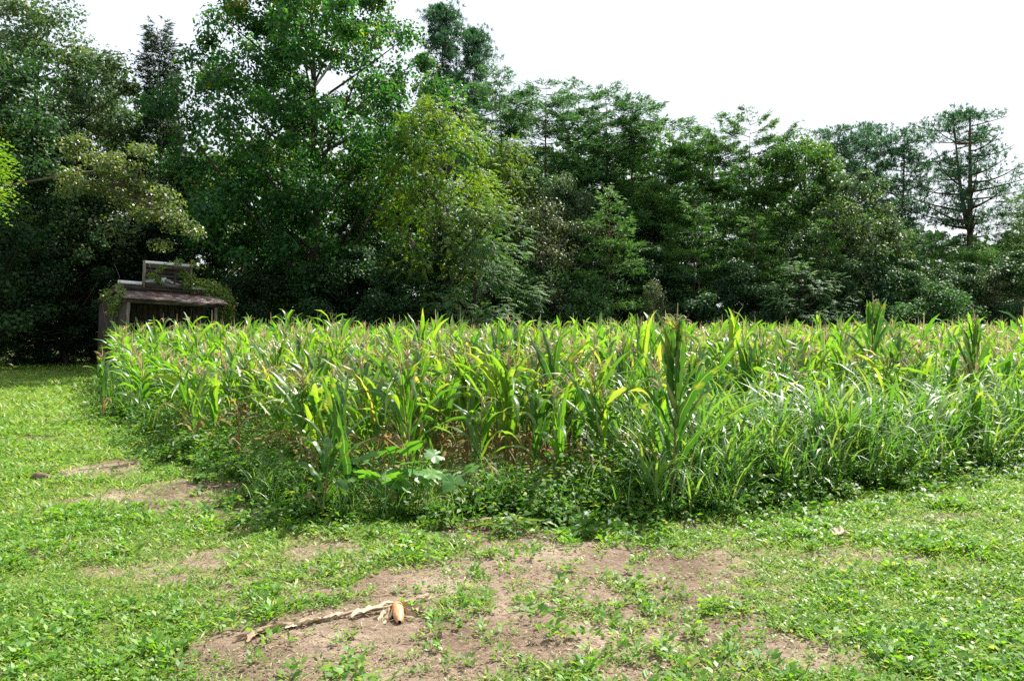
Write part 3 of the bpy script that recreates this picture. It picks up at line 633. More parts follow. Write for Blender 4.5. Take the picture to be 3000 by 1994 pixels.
# door frame, window frames
def frame(name, x0, x1, z0, z1, sash):
    f = MB(); y0 = PD - .045
    for lo, hi in (((x0 - .07, y0, z0), (x0, y0 + .04, z1 + .09)), ((x1, y0, z0), (x1 + .07, y0 + .04, z1 + .09)), ((x0 + .002, y0, z1), (x1 - .002, y0 + .04, z1 + .088))): box(f, lo, hi, .003)
    if sash: box(f, (x0 + .002, y0, z0 - .07), (x1 - .002, y0 + .05, z0 - .002), .003)
    o = link(name, f.mesh(name, M['woodh']), SH)
    if sash:
        s = MB(); xm = (x0 + x1) / 2; zm = (z0 + z1) / 2
        box(s, (xm - .018, y0 + .012, z0), (xm + .018, y0 + .03, z1)); box(s, (x0, y0 + .008, zm - .018), (x1, y0 + .034, zm + .018)); link("sash", s.mesh("sash", M['woodh']), o)
frame("door_frame", 1.48, 2.12, .1, 2.12, False); frame("window_frame", .38, 1.0, 1.15, 2.02, True); frame("window_frame", 2.62, 3.08, 1.2, 1.98, True)
# porch: posts, beam, rafters, rusty sheets
for px_, mt_ in ((.06, 'greywood'), (WD - .04, 'greywood'), (2.5, 'wood')):
    m_ = MB(); tube(m_, np.array([[0, 0, -.2], [.012, .01, 1.0], [-.01, 0, 2.0], [0, 0, 2.66]]), [.062, .058, .055, .06], 8); link("post", m_.mesh("post", M[mt_], True), SH, (px_, .06 if px_ != 2.5 else PD - .1, 0))
bpart("porch_beam", (-.06, 0.0, 2.66), (WD + .12, .11, 2.82), 'woodh')
for k in range(6): bpart("rafter", (.1 + k * .66, .12, 2.76), (.16 + k * .66, PD - .06, 2.84), 'woodh', rot=(math.radians(9), 0, 0))
nsh = 6; x0 = -.2; sw = (WD + .5) / nsh
for k in range(nsh):
    m_ = MB(); nxx = 25; xx = np.linspace(0, sw + .03, nxx); yy = np.linspace(-.2, PD + .02, 4)
    XX, YY = np.meshgrid(xx, yy); zz = .012 * np.sin(XX / .076 * 2 * np.pi) + YY * .235 + .004 * k % .009
    for off in (0, -.004):
        pass
    i_ = np.arange(3)[:, None] * nxx; j_ = np.arange(nxx - 1)[None]
    m_.add(np.stack([XX, YY, zz], -1).reshape(-1, 3), q=np.stack([i_ + j_, i_ + j_ + 1, i_ + nxx + j_ + 1, i_ + nxx + j_], -1).reshape(-1, 4), uv=None)
    o = link("roof_sheet", m_.mesh("roof_sheet", M['rust'], True), SH, (x0 + k * sw, rng.normal(0, .025), 2.855 + .005 * (k % 2)), (0, rng.normal(0, .006), rng.normal(0, .008)))
    s_ = o.modifiers.new("thickness", 'SOLIDIFY'); s_.thickness = .006
# false front: boards above the porch roof, caps, upper frame
yf = PD - .02
for k, (a_, b_) in enumerate(((3.22, 3.36), (3.37, 3.50))): bpart("front_board", (-.02, yf - .03, a_), (WD + .06, yf, b_ - .004), 'woodh')
fbpart("fascia_board", (-.08, yf - .065, 3.40), (.72, yf - .035, 3.58), 'woodh'); fbpart("fascia_board", (2.46, yf - .065, 3.36), (WD + .1, yf - .035, 3.56), 'woodh')
fbpart("cap_flashing", (-.08, yf - .09, 3.585), (.72, yf + .05, 3.70), 'whitecap', jit=.002); fbpart("cap_flashing", (2.46, yf - .09, 3.565), (WD + .08, yf + .05, 3.65), 'whitecap', jit=.002)
fbpart("sign_post", (.74, yf - .08, 3.5), (.83, yf + .02, 4.50), 'greywood'); fbpart("sign_post", (2.42, yf - .08, 3.5), (2.49, yf + .02, 4.42), 'greywood')
fbpart("sign_board", (.835, yf - .07, 3.52), (2.415, yf - .03, 3.70), 'woodh'); fbpart("sign_board", (.835, yf - .06, 4.24), (2.415, yf - .02, 4.38), 'woodh')
fbpart("cap_flashing", (.80, yf - .1, 4.40), (2.50, yf + .06, 4.50), 'whitecap', jit=.003)
for k in range(3): fbpart("back_board", (.84, yf + .34, 3.74 + k * .17), (2.42, yf + .365, 3.89 + k * .17), 'woodh')
for xx_ in (1.35, 1.86): fbpart("stud", (xx_, yf - .01, 3.56), (xx_ + .05, yf + .05, 4.24), 'wood')
fbpart("fallen_panel", (.85, yf + .08, 3.68), (1.62, yf + .10, 3.86), 'palepanel', rot=(.1, math.radians(-13), 0), label='pale loose panel lying behind the false front')
fbpart("fallen_panel", (1.2, yf + .13, 3.72), (1.75, yf + .16, 3.92), 'palepanel', rot=(.15, math.radians(10), 0)); fbpart("fallen_panel", (1.55, yf + .05, 3.68), (2.35, yf + .07, 3.76), 'palepanel', rot=(0, math.radians(17), 0))
bpart("rafter", (-.05, PD, 2.95), (.0, DP + .1, 3.05), 'woodh', rot=(math.radians(-6), 0, 0))
m_ = MB(); m_.add([[-.12, PD + .02, 3.38], [WD + .12, PD + .02, 3.38], [WD + .12, DP + .2, 2.86], [-.12, DP + .2, 2.86], [-.12, PD + .02, 3.36], [WD + .12, PD + .02, 3.36], [WD + .12, DP + .2, 2.84], [-.12, DP + .2, 2.84]],
       q=[[0, 1, 2, 3], [7, 6, 5, 4], [0, 4, 5, 1], [1, 5, 6, 2], [2, 6, 7, 3], [3, 7, 4, 0]]); link("roof", m_.mesh("roof", M['rust']), SH)

def shed_pt(x, y, z): return SH.matrix_basis @ Vector((x, y, z))
def creeper(name, label, blobs, nleaf, stems):
    mt = MB(); mc = MB(); pts = []; rr = []
    base = np.array(shed_pt(*blobs[0][:3])); base[2] = 0
    o = empty(name, tuple(base)); prop(o, label, 'vine')
    for (x_, y_, z_, s) in blobs:
        z_ -= .2 * (z_ > 3.5)
        pts.append(np.array(shed_pt(x_, y_, z_)) - base); rr.append(s)
    C = np.array(pts); S = np.array(rr); k = rng.choice(len(C), nleaf, p=S ** 2 / (S ** 2).sum()); d = nrm(rng.normal(0, 1, (nleaf, 3)))
    P = C[k] + d * (S[k] * rng.random(nleaf) ** .5)[:, None]; Nn = nrm(rng.normal(0, .6, (nleaf, 3)) + np.array([.2, -.3, .7]))
    leaves(mc, P, np.cross(Nn, rng.normal(0, 1, (nleaf, 3))) + np.array([0, 0, -.4]), Nn, .11 * rng.uniform(.6, 1.3, nleaf), .08, rng.random(nleaf))
    for q in stems:
        L_ = [np.array(shed_pt(*p)) - base for p in q]; tube(mt, np.array(L_), np.linspace(.016, .006, len(L_)), 4)
    link("stem", mt.mesh("stem", M['greywood'], True), o); link("foliage", mc.mesh("foliage", M['creeper']), o)
creeper("creeper", 'leafy creeper heaped over the right end of the shed roof', [(3.3, 1.5, 3.35, .5), (3.0, 1.3, 3.5, .35), (3.1, 1.4, 3.6, .35), (2.7, 1.3, 3.75, .3), (2.4, 1.25, 3.95, .28), (2.2, 1.3, 4.15, .22), (2.5, 1.3, 4.5, .2), (3.8, 2.0, 3.2, .5), (4.0, 1.8, 2.8, .4), (4.1, 2.1, 2.3, .5),
        (4.0, 2.3, 1.7, .55), (3.3, 1.5, 3.75, .25), (4.3, 2.6, 1.2, .6), (1.9, 1.28, 4.55, .18), (2.05, 1.28, 4.62, .1), (2.3, 1.2, 3.72, .2), (4.2, 1.8, 3.0, .25)], 3600,
        [[(4.2, 2.2, 0), (4.05, 2.1, 1.2), (3.9, 1.9, 2.6), (3.2, 1.4, 3.5), (2.3, 1.25, 4.0), (2.0, 1.25, 4.5)], [(4.1, 2.3, 0), (4.2, 2.0, 1.6), (3.9, 1.8, 3.2)]])
creeper("creeper", 'thin creeper hanging in the open sign frame of the shed', [(1.3, 1.25, 4.2, .14), (1.05, 1.2, 3.95, .16), (1.25, 1.2, 3.85, .15), (1.35, 1.2, 3.72, .1), (1.4, 1.2, 4.3, .1), (.95, 1.2, 4.0, .08)], 190,
        [[(2.3, 1.15, 4.3), (1.7, 1.15, 4.32), (1.3, 1.15, 4.15), (1.1, 1.15, 3.9)], [(.9, 1.1, 4.2), (1.0, 1.1, 3.9), (1.3, 1.1, 3.7)]])
creeper("creeper", 'creeper climbing the left corner of the shed', [(-.1, .4, 2.9, .22), (-.1, .9, 2.7, .25), (-.15, 1.5, 2.4, .3), (-.15, 1.2, 1.8, .2), (-.1, 2.2, 1.6, .25), (-.12, 2.6, 1.0, .3), (-.15, .6, 3.15, .18), (-.3, 1.8, 2.9, .3)], 900,
        [[(-.1, 2.6, 0), (-.12, 2.2, 1.4), (-.15, 1.4, 2.3), (-.1, .5, 3.0), (-.2, .5, 3.6), (-.35, .6, 4.0)], [(-.2, 2, 1.5), (-.35, 2.2, 2.3), (-.45, 2.3, 2.9)]])

# ------------------------------------------------------------------ corn
def leaf_curve(L, tilt, droop, az, n, twist=0., kink=None):
    """centre line of a corn leaf leaving the stalk: starts tilt from the vertical, bends over by droop"""
    s = np.linspace(0, 1, n); ang = tilt + droop * s ** 1.7
    if kink is not None: ang = ang + np.where(s > kink, 1.1, 0) * np.clip((s - kink) / .08, 0, 1)
    ds = L / (n - 1); r = np.concatenate([[0], np.cumsum(np.sin(ang[:-1]) * ds)]); z = np.concatenate([[0], np.cumsum(np.cos(ang[:-1]) * ds)])
    dh = np.array([math.cos(az), math.sin(az), 0]); C = r[:, None] * dh + z[:, None] * np.array([0, 0, 1.])
    T = np.sin(ang)[:, None] * dh + np.cos(ang)[:, None] * np.array([0, 0, 1.])
    S0 = np.array([-dh[1], dh[0], 0]); Nn = np.cross(T, S0) * 1.0; Nn = np.where((Nn @ dh)[:, None] > 0, -Nn, Nn)
    tw = twist * s; S = S0 * np.cos(tw)[:, None] + Nn * np.sin(tw)[:, None]; N2 = np.cross(S, T)
    return C, S, N2, s
def leaf_w(s, W): return W * np.clip(1.15 * (np.sin(np.pi * np.clip(.16 + .84 * s, 0, 1)) ** .6) * (1 - s ** 5 * .6) + .04, .03, 1)

def corn_proto(seed, H, nl=12, tassel=True, mat='corn', dry=3, ear=0, erect=0., base=.18, W=.068, LL=.84, red=False, allmat=None):
    """parts of one corn plant in local metres: list of (name, mesh, location)"""
    global rng
    rng = np.random.default_rng(seed); parts = []
    zt = H - (.30 if tassel else .12); lean = rng.normal(0, .03, 2)
    line = np.array([[lean[0] * z, lean[1] * z, z * H - .04] for z in np.linspace(0, 1, 9)]); zs = line[:, 2]
    st = MB(); k = 7
    tube(st, np.array([on_trunk(line, z) for z in np.linspace(-.04, zt, 14)]), np.where(np.arange(14) % 2, .0135, .0115) * np.linspace(1.15, .45, 14), k)
    parts.append(("stalk", st.mesh("stalk", M['cornred' if red else 'stalk'], True), (0, 0, 0)))
    pa = rng.random() * 3.14
    for i in range(nl):
        t = i / (nl - 1); z = base + (zt - .10 - base) * (t ** .9)
        az = pa + (i % 2) * math.pi + rng.normal(0, .35)
        L = LL * (H / 1.6) * ((.7 + .5 * math.sin(math.pi * min(1, .15 + .75 * t))) * (1 - .52 * t ** 3)) * rng.uniform(.8, 1.15)
        er = erect * min(1, .25 + t); tilt = (.42 - .24 * t) * (1 - er * .75) + rng.normal(0, .07); droop = (2.9 - 1.1 * t) * (1 - er) * rng.uniform(.25, 1.15)
        if rng.random() < .3 and erect < .3: kink = rng.uniform(.3, .6)
        else: kink = None
        m = mat
        if i < dry: m = 'corndry'; droop += 1.0; L *= .8
        if red: m = 'cornred' if rng.random() < .75 else 'corndry'; droop += .5
        C, S, Nn, s = leaf_curve(L, max(.08, tilt), min(droop, 2.9), az, 15, rng.normal(0, .9), kink)
        wv = 1 + .05 * np.sin(s * 40 + rng.random() * 6)
        C = C + S * (np.cumsum(rng.normal(0, .0035, 15)))[:, None] + Nn * (np.sin(s * 26 + rng.random() * 6) * .006)[:, None]
        mb = MB(); ribbon(mb, C, S, Nn, leaf_w(s, W * rng.uniform(.8, 1.2) * (.65 if i < dry or red else 1)) * wv, .22, rng.random(), 2)
        parts.append(("leaf", mb.mesh("leaf", M[m], True), tuple(on_trunk(line, z))))
    if tassel:
        tb = MB(); top = on_trunk(line, zt)
        tube(tb, bez((0, 0, -.02), (0, 0, .12), (rng.normal(0, .02), rng.normal(0, .02), .33), 6), np.array([.005, .005, .006, .006, .005, .003]) * 1.1, 4)
        for b in range(rng.integers(7, 12)):
            a = rng.random() * 6.28; z = rng.uniform(.03, .13); l = rng.uniform(.15, .25); o = rng.uniform(.35, .9)
            d_ = np.array([math.cos(a), math.sin(a), 0])
            tube(tb, bez((0, 0, z), d_ * l * .35 + np.array([0, 0, z + l * .7]), d_ * l * (.4 + o * .5) + np.array([0, 0, z + l * (.95 - o * .9)]), 6), .0044, 3, r=rng.random())
        parts.append(("tassel", tb.mesh("tassel", M['tassel'], True), tuple(top)))
    for e in range(ear):
        z = H * (.5 - .09 * e) * 1.0; a = pa + e * math.pi + .4; eb = MB(); p = bez((0, 0, 0), (.02 * math.cos(a), .02 * math.sin(a), .1), (.085 * math.cos(a), .085 * math.sin(a), .26), 8)
        tube(eb, p, [.010, .024, .031, .033, .031, .025, .015, .004], 9, r=rng.random())
        parts.append(("ear", eb.mesh("ear", M['earhusk'], True), tuple(on_trunk(line, z))))
    return parts
def place_corn(parts, x, y, rz, sc_, label, group=None, tilt=(0, 0)):
    o = empty("corn_plant", (x, y, float(gz(x, y))), (tilt[0], tilt[1], rz), sc_ if isinstance(sc_, tuple) else (sc_,) * 3)
    prop(o, label, 'corn plant', group)
    for nm, me, loc in parts: link(nm, me, o, loc)
    return o

PLAIN = [corn_proto(100 + k, 1.6, 13 + k % 3, True, 'corn', 3 + k % 2, 1 if k % 3 == 0 else 0) for k in range(10)]
BARET = [corn_proto(130 + k, 1.5, 13, False, 'corn', 3, 0, erect=.25) for k in range(3)]
DARK = [corn_proto(120 + k, 1.7, 10, k != 1, 'corndark', 1, 1, erect=.6, W=.085) for k in range(3)]

HERO = []   # positions kept clear
def hero(u, v, H, proto, label, rz=0., tilt=(0, 0)):
    x, y = gp(u, v); HERO.append((x, y)); return place_corn(proto, x, y, rz, 1.0, label, tilt=tilt)
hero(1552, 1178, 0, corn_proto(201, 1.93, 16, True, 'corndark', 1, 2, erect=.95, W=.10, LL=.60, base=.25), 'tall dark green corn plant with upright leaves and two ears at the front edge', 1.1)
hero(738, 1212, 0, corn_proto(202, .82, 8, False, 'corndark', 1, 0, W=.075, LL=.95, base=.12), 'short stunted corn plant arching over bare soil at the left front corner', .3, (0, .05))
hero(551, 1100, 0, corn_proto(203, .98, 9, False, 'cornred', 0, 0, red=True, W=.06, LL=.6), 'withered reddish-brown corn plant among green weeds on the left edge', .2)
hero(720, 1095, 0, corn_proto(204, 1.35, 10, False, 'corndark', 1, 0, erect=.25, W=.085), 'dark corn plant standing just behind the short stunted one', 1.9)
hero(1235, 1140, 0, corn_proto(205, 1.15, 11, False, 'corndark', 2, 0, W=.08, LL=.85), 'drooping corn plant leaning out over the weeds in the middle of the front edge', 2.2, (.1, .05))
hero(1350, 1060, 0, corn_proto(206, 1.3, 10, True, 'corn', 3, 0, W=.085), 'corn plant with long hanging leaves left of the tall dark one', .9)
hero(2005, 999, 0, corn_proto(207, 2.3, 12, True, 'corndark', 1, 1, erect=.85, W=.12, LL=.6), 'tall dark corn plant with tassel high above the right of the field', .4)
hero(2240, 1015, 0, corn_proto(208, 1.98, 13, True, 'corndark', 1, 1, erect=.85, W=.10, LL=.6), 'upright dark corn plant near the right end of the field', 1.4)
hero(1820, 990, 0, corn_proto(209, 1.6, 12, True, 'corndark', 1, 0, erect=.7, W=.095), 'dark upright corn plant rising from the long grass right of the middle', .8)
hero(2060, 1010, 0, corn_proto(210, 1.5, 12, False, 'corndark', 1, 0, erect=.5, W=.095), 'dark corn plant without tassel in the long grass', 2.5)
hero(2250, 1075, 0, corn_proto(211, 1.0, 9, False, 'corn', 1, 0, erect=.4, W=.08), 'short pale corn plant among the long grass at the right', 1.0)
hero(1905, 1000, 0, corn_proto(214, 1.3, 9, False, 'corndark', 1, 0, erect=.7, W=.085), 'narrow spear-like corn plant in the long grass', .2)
hero(975, 985, 0, corn_proto(212, 1.93, 12, True, 'corn', 2, 0, erect=.3, W=.08), 'tall corn plant standing above the left half of the field', .5)
hero(1478, 1040, 0, corn_proto(215, 1.86, 12, True, 'corn', 2, 0, erect=.4, W=.08), 'tall corn plant with tassel just left of the tallest dark one', 1.7)
hero(235, 975, 0, corn_proto(213, 1.4, 10, True, 'corndark', 2, 0, W=.08), 'outermost corn plant at the left corner of the field near the shed', .5)

rng = np.random.default_rng(51)
# rows of the field
P_ = []
c_, s_ = math.cos(math.radians(28)), math.sin(math.radians(28))
for ri in np.arange(-60, 60, .64):
    for k in np.arange(-60, 60, .21):
        P_.append((ri, k))
P_ = np.array(P_) + rng.normal(0, .07, (len(P_), 2)); px = P_[:, 0] * c_ - P_[:, 1] * s_; py = P_[:, 0] * s_ + P_[:, 1] * c_
ok = inpoly(px, py, FIELD) & (np.abs(px) < .68 * py + 1.2); px, py = px[ok], py[ok]
ed = edgedist(px, py, EDGE, False)
rgt = np.clip((px - 1.2) / 1.5, 0, 1) * np.clip((13 - py) / 3, 0, 1)     # the right front is given over to long grass
keep = (ed > (.36 + .38 * rng.random(len(px))) * np.where(py > 15, .3, np.where(py > 10, .55, 1)) + rgt * 2.1) & (rng.random(len(px)) > .06 + .25 * (ed < 1.5))
for hx, hy in HERO: keep &= np.hypot(px - hx, py - hy) > .22
px, py, ed = px[keep], py[keep], ed[keep]
hh = 1.47 * (.80 + .20 * np.clip((ed - .7) / 3.6 + np.clip((py - 14) / 8, 0, 1), 0, 1)) * np.clip(rng.normal(1, .075, len(px)) + .15 * (rng.random(len(px)) < .08) + .14 * (rng.random(len(px)) < .03), .75, 1.4) * (1 + .10 * np.clip((py - 14) / 12, 0, 1) + .04 * ((py > 17) & (px < -7))) + .08 * (vnoise(px, py, 3) - .5)
order = np.argsort(py ** 2 + px ** 2); NI = 300 - len(HERO)
near, far = order[:NI], order[NI:]
zone = lambda x, y: ('in the front rows at the middle of the field' if abs(x) < 1.6 else 'in the left front rows of the field' if x < 0 else 'in the front rows behind the long grass')
for k in near:
    q = rng.random()
    if q < .78: pr = PLAIN[rng.integers(0, 10)]; lb = 'green corn plant with tan tassel ' ; b = 1.6
    elif q < .92: pr = BARET[rng.integers(0, 3)]; lb = 'green corn plant without tassel '; b = 1.5
    else: pr = DARK[rng.integers(0, 3)]; lb = 'darker upright corn plant '; b = 1.7
    z = zone(px[k], py[k]); sv = hh[k] / b
    place_corn(pr, px[k], py[k], rng.random() * 6.28, (sv ** .5, sv ** .5, sv), lb + z, 'corn plants ' + z, (rng.normal(0, .05), rng.normal(0, .05)))

# the rest of the field, one mass
mc = MB(); ms = MB(); mt = MB()
n = len(far); fx, fy, fh = px[far], py[far], hh[far]; fz = gz(fx, fy)
pa = rng.random(n) * 6.28
for li in range(9):
    t = .1 + .9 * li / 8
    sel = np.where(fy < (15 if li < 3 else 20 if li < 4 else 26 if li < 5 else 99))[0]
    m = len(sel); az = pa[sel] + (li % 2) * np.pi + rng.normal(0, .4, m); L = .78 * fh[sel] / 1.5 * rng.uniform(.7, 1.2, m) * (1.08 - .50 * t * t)
    tilt = np.clip(.6 - .3 * t + rng.normal(0, .12, m), .05, 1); droop = (2.6 - 1.0 * t) * rng.uniform(.3, 1.25, m)
    ns = 5; s = np.linspace(0, 1, ns)
    ang = tilt[:, None] + droop[:, None] * s ** 1.6
    dr = np.sin(ang) * (L / (ns - 1))[:, None]; dz = np.cos(ang) * (L / (ns - 1))[:, None]
    r_ = np.cumsum(np.concatenate([np.zeros((m, 1)), dr[:, :-1]], 1), 1); z_ = np.cumsum(np.concatenate([np.zeros((m, 1)), dz[:, :-1]], 1), 1)
    dh = np.stack([np.cos(az), np.sin(az), 0 * az], 1); up = np.array([0, 0, 1.])
    B = np.stack([fx[sel], fy[sel], fz[sel] + .15 + (fh[sel] - .54) * t ** .9], 1)
    C = B[:, None] + r_[..., None] * dh[:, None] + z_[..., None] * up
    S0 = np.stack([-dh[:, 1], dh[:, 0], 0 * az], 1)[:, None]; T = np.sin(ang)[..., None] * dh[:, None] + np.cos(ang)[..., None] * up; Nn = np.cross(S0 + 0 * T, T)
    tw = (rng.normal(0, .9, m)[:, None] * s)[..., None]; S = S0 * np.cos(tw) + Nn * np.sin(tw); N2 = np.cross(T, S)
    N2 = Nn * np.cos(tw) - S0 * np.sin(tw)
    w = (leaf_w(s, 1.0)[None] * (.080 * rng.uniform(.75, 1.2, m))[:, None])[..., None]
    V = np.stack([C - S * w * .5 - N2 * w * .2, C, C + S * w * .5 - N2 * w * .2], 2)   # m, ns, 3, 3
    i0 = (np.arange(m) * ns * 3)[:, None, None] + (np.arange(ns - 1) * 3)[None, :, None] + np.arange(2)[None, None]
    q = np.stack([i0, i0 + 1, i0 + 4, i0 + 3], -1).reshape(-1, 4)
    mc.add(V.reshape(-1, 3), q=q, r=np.repeat(np.clip(rng.random(m) * .9 + (.1 if li < 3 else 0), 0, 1), ns * 3))
mats = []
for b in range(9):        # tassels: thin two-piece sprigs
    has = rng.random(n) < .72; sel = np.where(has & ((fy < 24) | (b < 6)))[0]; m = len(sel)
    a = rng.random(m) * 6.28; l = rng.uniform(.15, .24, m) * (1.3 if b == 0 else 1); o_ = 0.02 if b == 0 else rng.uniform(.4, .95, m)
    dh = np.stack([np.cos(a), np.sin(a), 0 * a], 1); B = np.stack([fx[sel], fy[sel], fz[sel] + fh[sel] - .22], 1)
    p1 = B + dh * (l * .3 * o_)[:, None] + np.array([0, 0, 1.]) * (l * .75)[:, None]; p2 = B + dh * (l * o_)[:, None] + np.array([0, 0, 1.]) * (l * (1.45 - o_ * 1.0))[:, None]
    sd_ = np.stack([-np.sin(a + 1), np.cos(a + 1), 0 * a], 1) * (.0040 + .00018 * fy[sel])[:, None]
    V = np.stack([B - sd_, B + sd_, p1 - sd_, p1 + sd_, p2 - sd_ * .4, p2 + sd_ * .4], 1); i0 = (np.arange(m) * 6)[:, None]
    q = np.concatenate([i0 + np.array([[0, 1, 3, 2]]), i0 + np.array([[2, 3, 5, 4]])])
    mt.add(V.reshape(-1, 3), q=q, r=np.repeat(rng.random(m), 6))
sel = np.where(fy < 18)[0]; m = len(sel)
for dx, dy in ((.011, 0), (0, .011)):
    B = np.stack([fx[sel], fy[sel], fz[sel]], 1); o_ = np.array([dx, dy, 0]); T_ = B + np.array([0, 0, 1.]) * (fh[sel] - .2)[:, None]
    V = np.stack([B - o_, B + o_, T_ + o_ * .5, T_ - o_ * .5], 1); ms.add(V.reshape(-1, 3), q=np.arange(4 * m).reshape(m, 4), r=np.repeat(rng.random(m), 4))
CF = prop(empty("corn_field", (0, 20, 0)), 'mass of corn filling the field behind the front rows', 'corn', kind='stuff')
CF.location = (0, 0, 0)
for nm, b_, mm_ in (("leaves", mc, 'cornfar'), ("tassels", mt, 'tassel'), ("stalks", ms, 'stalk')):
    prop(link(nm, b_.mesh(nm, M[mm_], nm == "leaves"), CF), kind='stuff')

# ------------------------------------------------------------------ weeds and long grass along the field edge
rng = np.random.default_rng(61)
ND = 4800
t_ = rng.random(ND * 6); E = np.array(EDGE[:-1]); seg = np.hypot(*np.diff(E, axis=0).T); cum = np.concatenate([[0], np.cumsum(seg)]); 
sx = t_ * cum[-1]; ex = np.interp(sx, cum, E[:, 0]); ey = np.interp(sx, cum, E[:, 1]); off = rng.uniform(-.5, 2.6, len(sx)); k = np.clip(np.searchsorted(cum, sx) - 1, 0, len(seg) - 1)
dv = np.diff(E, axis=0)[k]; dv = dv / np.hypot(*dv.T)[:, None]; wx = ex - dv[:, 1] * off; wy = ey + dv[:, 0] * off   # inward
prob = np.where(wy < 14, 1, (14 / wy) ** 1.2) * np.where(off < .0, .25 + off * .4, 1) * (.12 + 1.1 * (fnoise(wx, wy, .55) > .47)) * np.clip((1.25 - off) / .6, 0, 1)
QX, QY = gp(925, 1185); prob = prob * (np.hypot((wx - QX) / 1.5, wy - QY - .1) > .38)
ok = (rng.random(len(sx)) < prob) & (np.abs(wx) < .66 * wy + .6)
wx, wy, off = wx[ok][:ND], wy[ok][:ND], off[ok][:ND]
mb = MB(); msx = MB(); n = len(wx)
ht = (.12 + .38 * np.clip((off + .1) * .9, 0, 1)) * rng.uniform(.6, 1.3, n) * (.45 + 1.15 * vnoise(wx, wy, .5))
nlf = 19; lsz = np.where(wy < 14, .055, .08)
for k in range(nlf):
    t = rng.random(n) ** .8; a = rng.random(n) * 6.28; rad = ht * rng.uniform(.15, .55, n)
    B = np.stack([wx + np.cos(a) * rad * t, wy + np.sin(a) * rad * t, gz(wx, wy) + ht * t + .01], 1)
    A = np.stack([np.cos(a), np.sin(a), rng.normal(.0, .35, n)], 1)
    L_ = lsz * rng.uniform(.7, 1.6, n); leaves(mb, B, A, rng.normal(0, .45, (n, 3)) + np.array([0, 0, 1]), L_, L_ * .5, rng.random(n))
prop(link("weeds", mb.mesh("weeds", M['weed'])), 'low leafy weeds crowding the edge of the corn', 'weeds', kind='stuff')

def long_blades(cx, cy, n_each, L0, mbx, wd=.013, ns=7):
    m = len(cx) * n_each; k = np.repeat(np.arange(len(cx)), n_each)
    az = rng.random(m) * 6.28; L = L0[k] * rng.uniform(.6, 1.2, m); tilt = rng.uniform(.05, .6, m); droop = rng.uniform(.7, 2.2, m); s = np.linspace(0, 1, ns)
    ang = tilt[:, None] + droop[:, None] * s ** 1.5; dr = np.sin(ang) * (L / (ns - 1))[:, None]; dz = np.cos(ang) * (L / (ns - 1))[:, None]
    r_ = np.cumsum(np.concatenate([np.zeros((m, 1)), dr[:, :-1]], 1), 1); z_ = np.cumsum(np.concatenate([np.zeros((m, 1)), dz[:, :-1]], 1), 1)
    dh = np.stack([np.cos(az), np.sin(az), 0 * az], 1); up = np.array([0, 0, 1.])
    B = np.stack([cx[k] + rng.normal(0, .05, m), cy[k] + rng.normal(0, .05, m), gz(cx[k], cy[k]) + rng.random(m) * L0[k] * .45], 1)
    C = B[:, None] + r_[..., None] * dh[:, None] + z_[..., None] * up
    S = np.stack([-dh[:, 1], dh[:, 0], 0 * az], 1)[:, None] + rng.normal(0, .2, (m, 1, 3)); w = ((1 - s ** 2.5) * wd + .001)[None, :, None] * np.clip(L, .3, 1)[:, None, None] / .55
    V = np.stack([C - S * w * .5, C + S * w * .5], 2)
    i0 = (np.arange(m) * ns * 2)[:, None] + (np.arange(ns - 1) * 2)[None]
    mbx.add(V.reshape(-1, 3), q=np.stack([i0, i0 + 1, i0 + 3, i0 + 2], -1).reshape(-1, 4), r=np.repeat(rng.random(m), ns * 2))
mb = MB()
n = 900; gx = rng.uniform(1.1, 9.2, n); e_y = np.interp(gx, [1.4, 3.1, 5, 6.6, 9], [7.05, 7.75, 8.8, 9.8, 11.2]); gy = e_y + .15 + 2.9 * rng.random(n) ** 1.1
long_blades(gx, gy, 10, .80 * (.55 + .5 * np.clip((gy - e_y) / 1.0, 0, 1)) * rng.uniform(.8, 1.25, n), mb, .021)
n = 200; s_ = rng.random(n); gx = -5.2 + 4.6 * s_ + rng.normal(0, .6, n); gy = 12.4 - 5.3 * s_ + .6 + rng.random(n) * 1.4
long_blades(gx, gy, 9, .42 * rng.uniform(.7, 1.2, n), mb, .011)
n = 140; gx = rng.uniform(-12.5, -4.5, n); gy = np.interp(gx, [-12.3, -5.6], [23.6, 12.9]) + rng.normal(.3, .5, n)
long_blades(gx, gy, 9, .5 * rng.uniform(.7, 1.2, n), mb, .016)
n = 170; gx = rng.uniform(-2.6, 2.0, n); gy = np.interp(gx, [-2.6, -1.9, -.3, 1.4], [7.8, 6.85, 6.8, 7.1]) + rng.uniform(0, 1.1, n)
long_blades(gx, gy, 8, .40 * rng.uniform(.7, 1.2, n), mb, .010)
prop(link("long_grass", mb.mesh("long_grass", M['johnson'], True)), 'long arching grass with silvery glints along the right front of the corn', 'grass', kind='stuff')

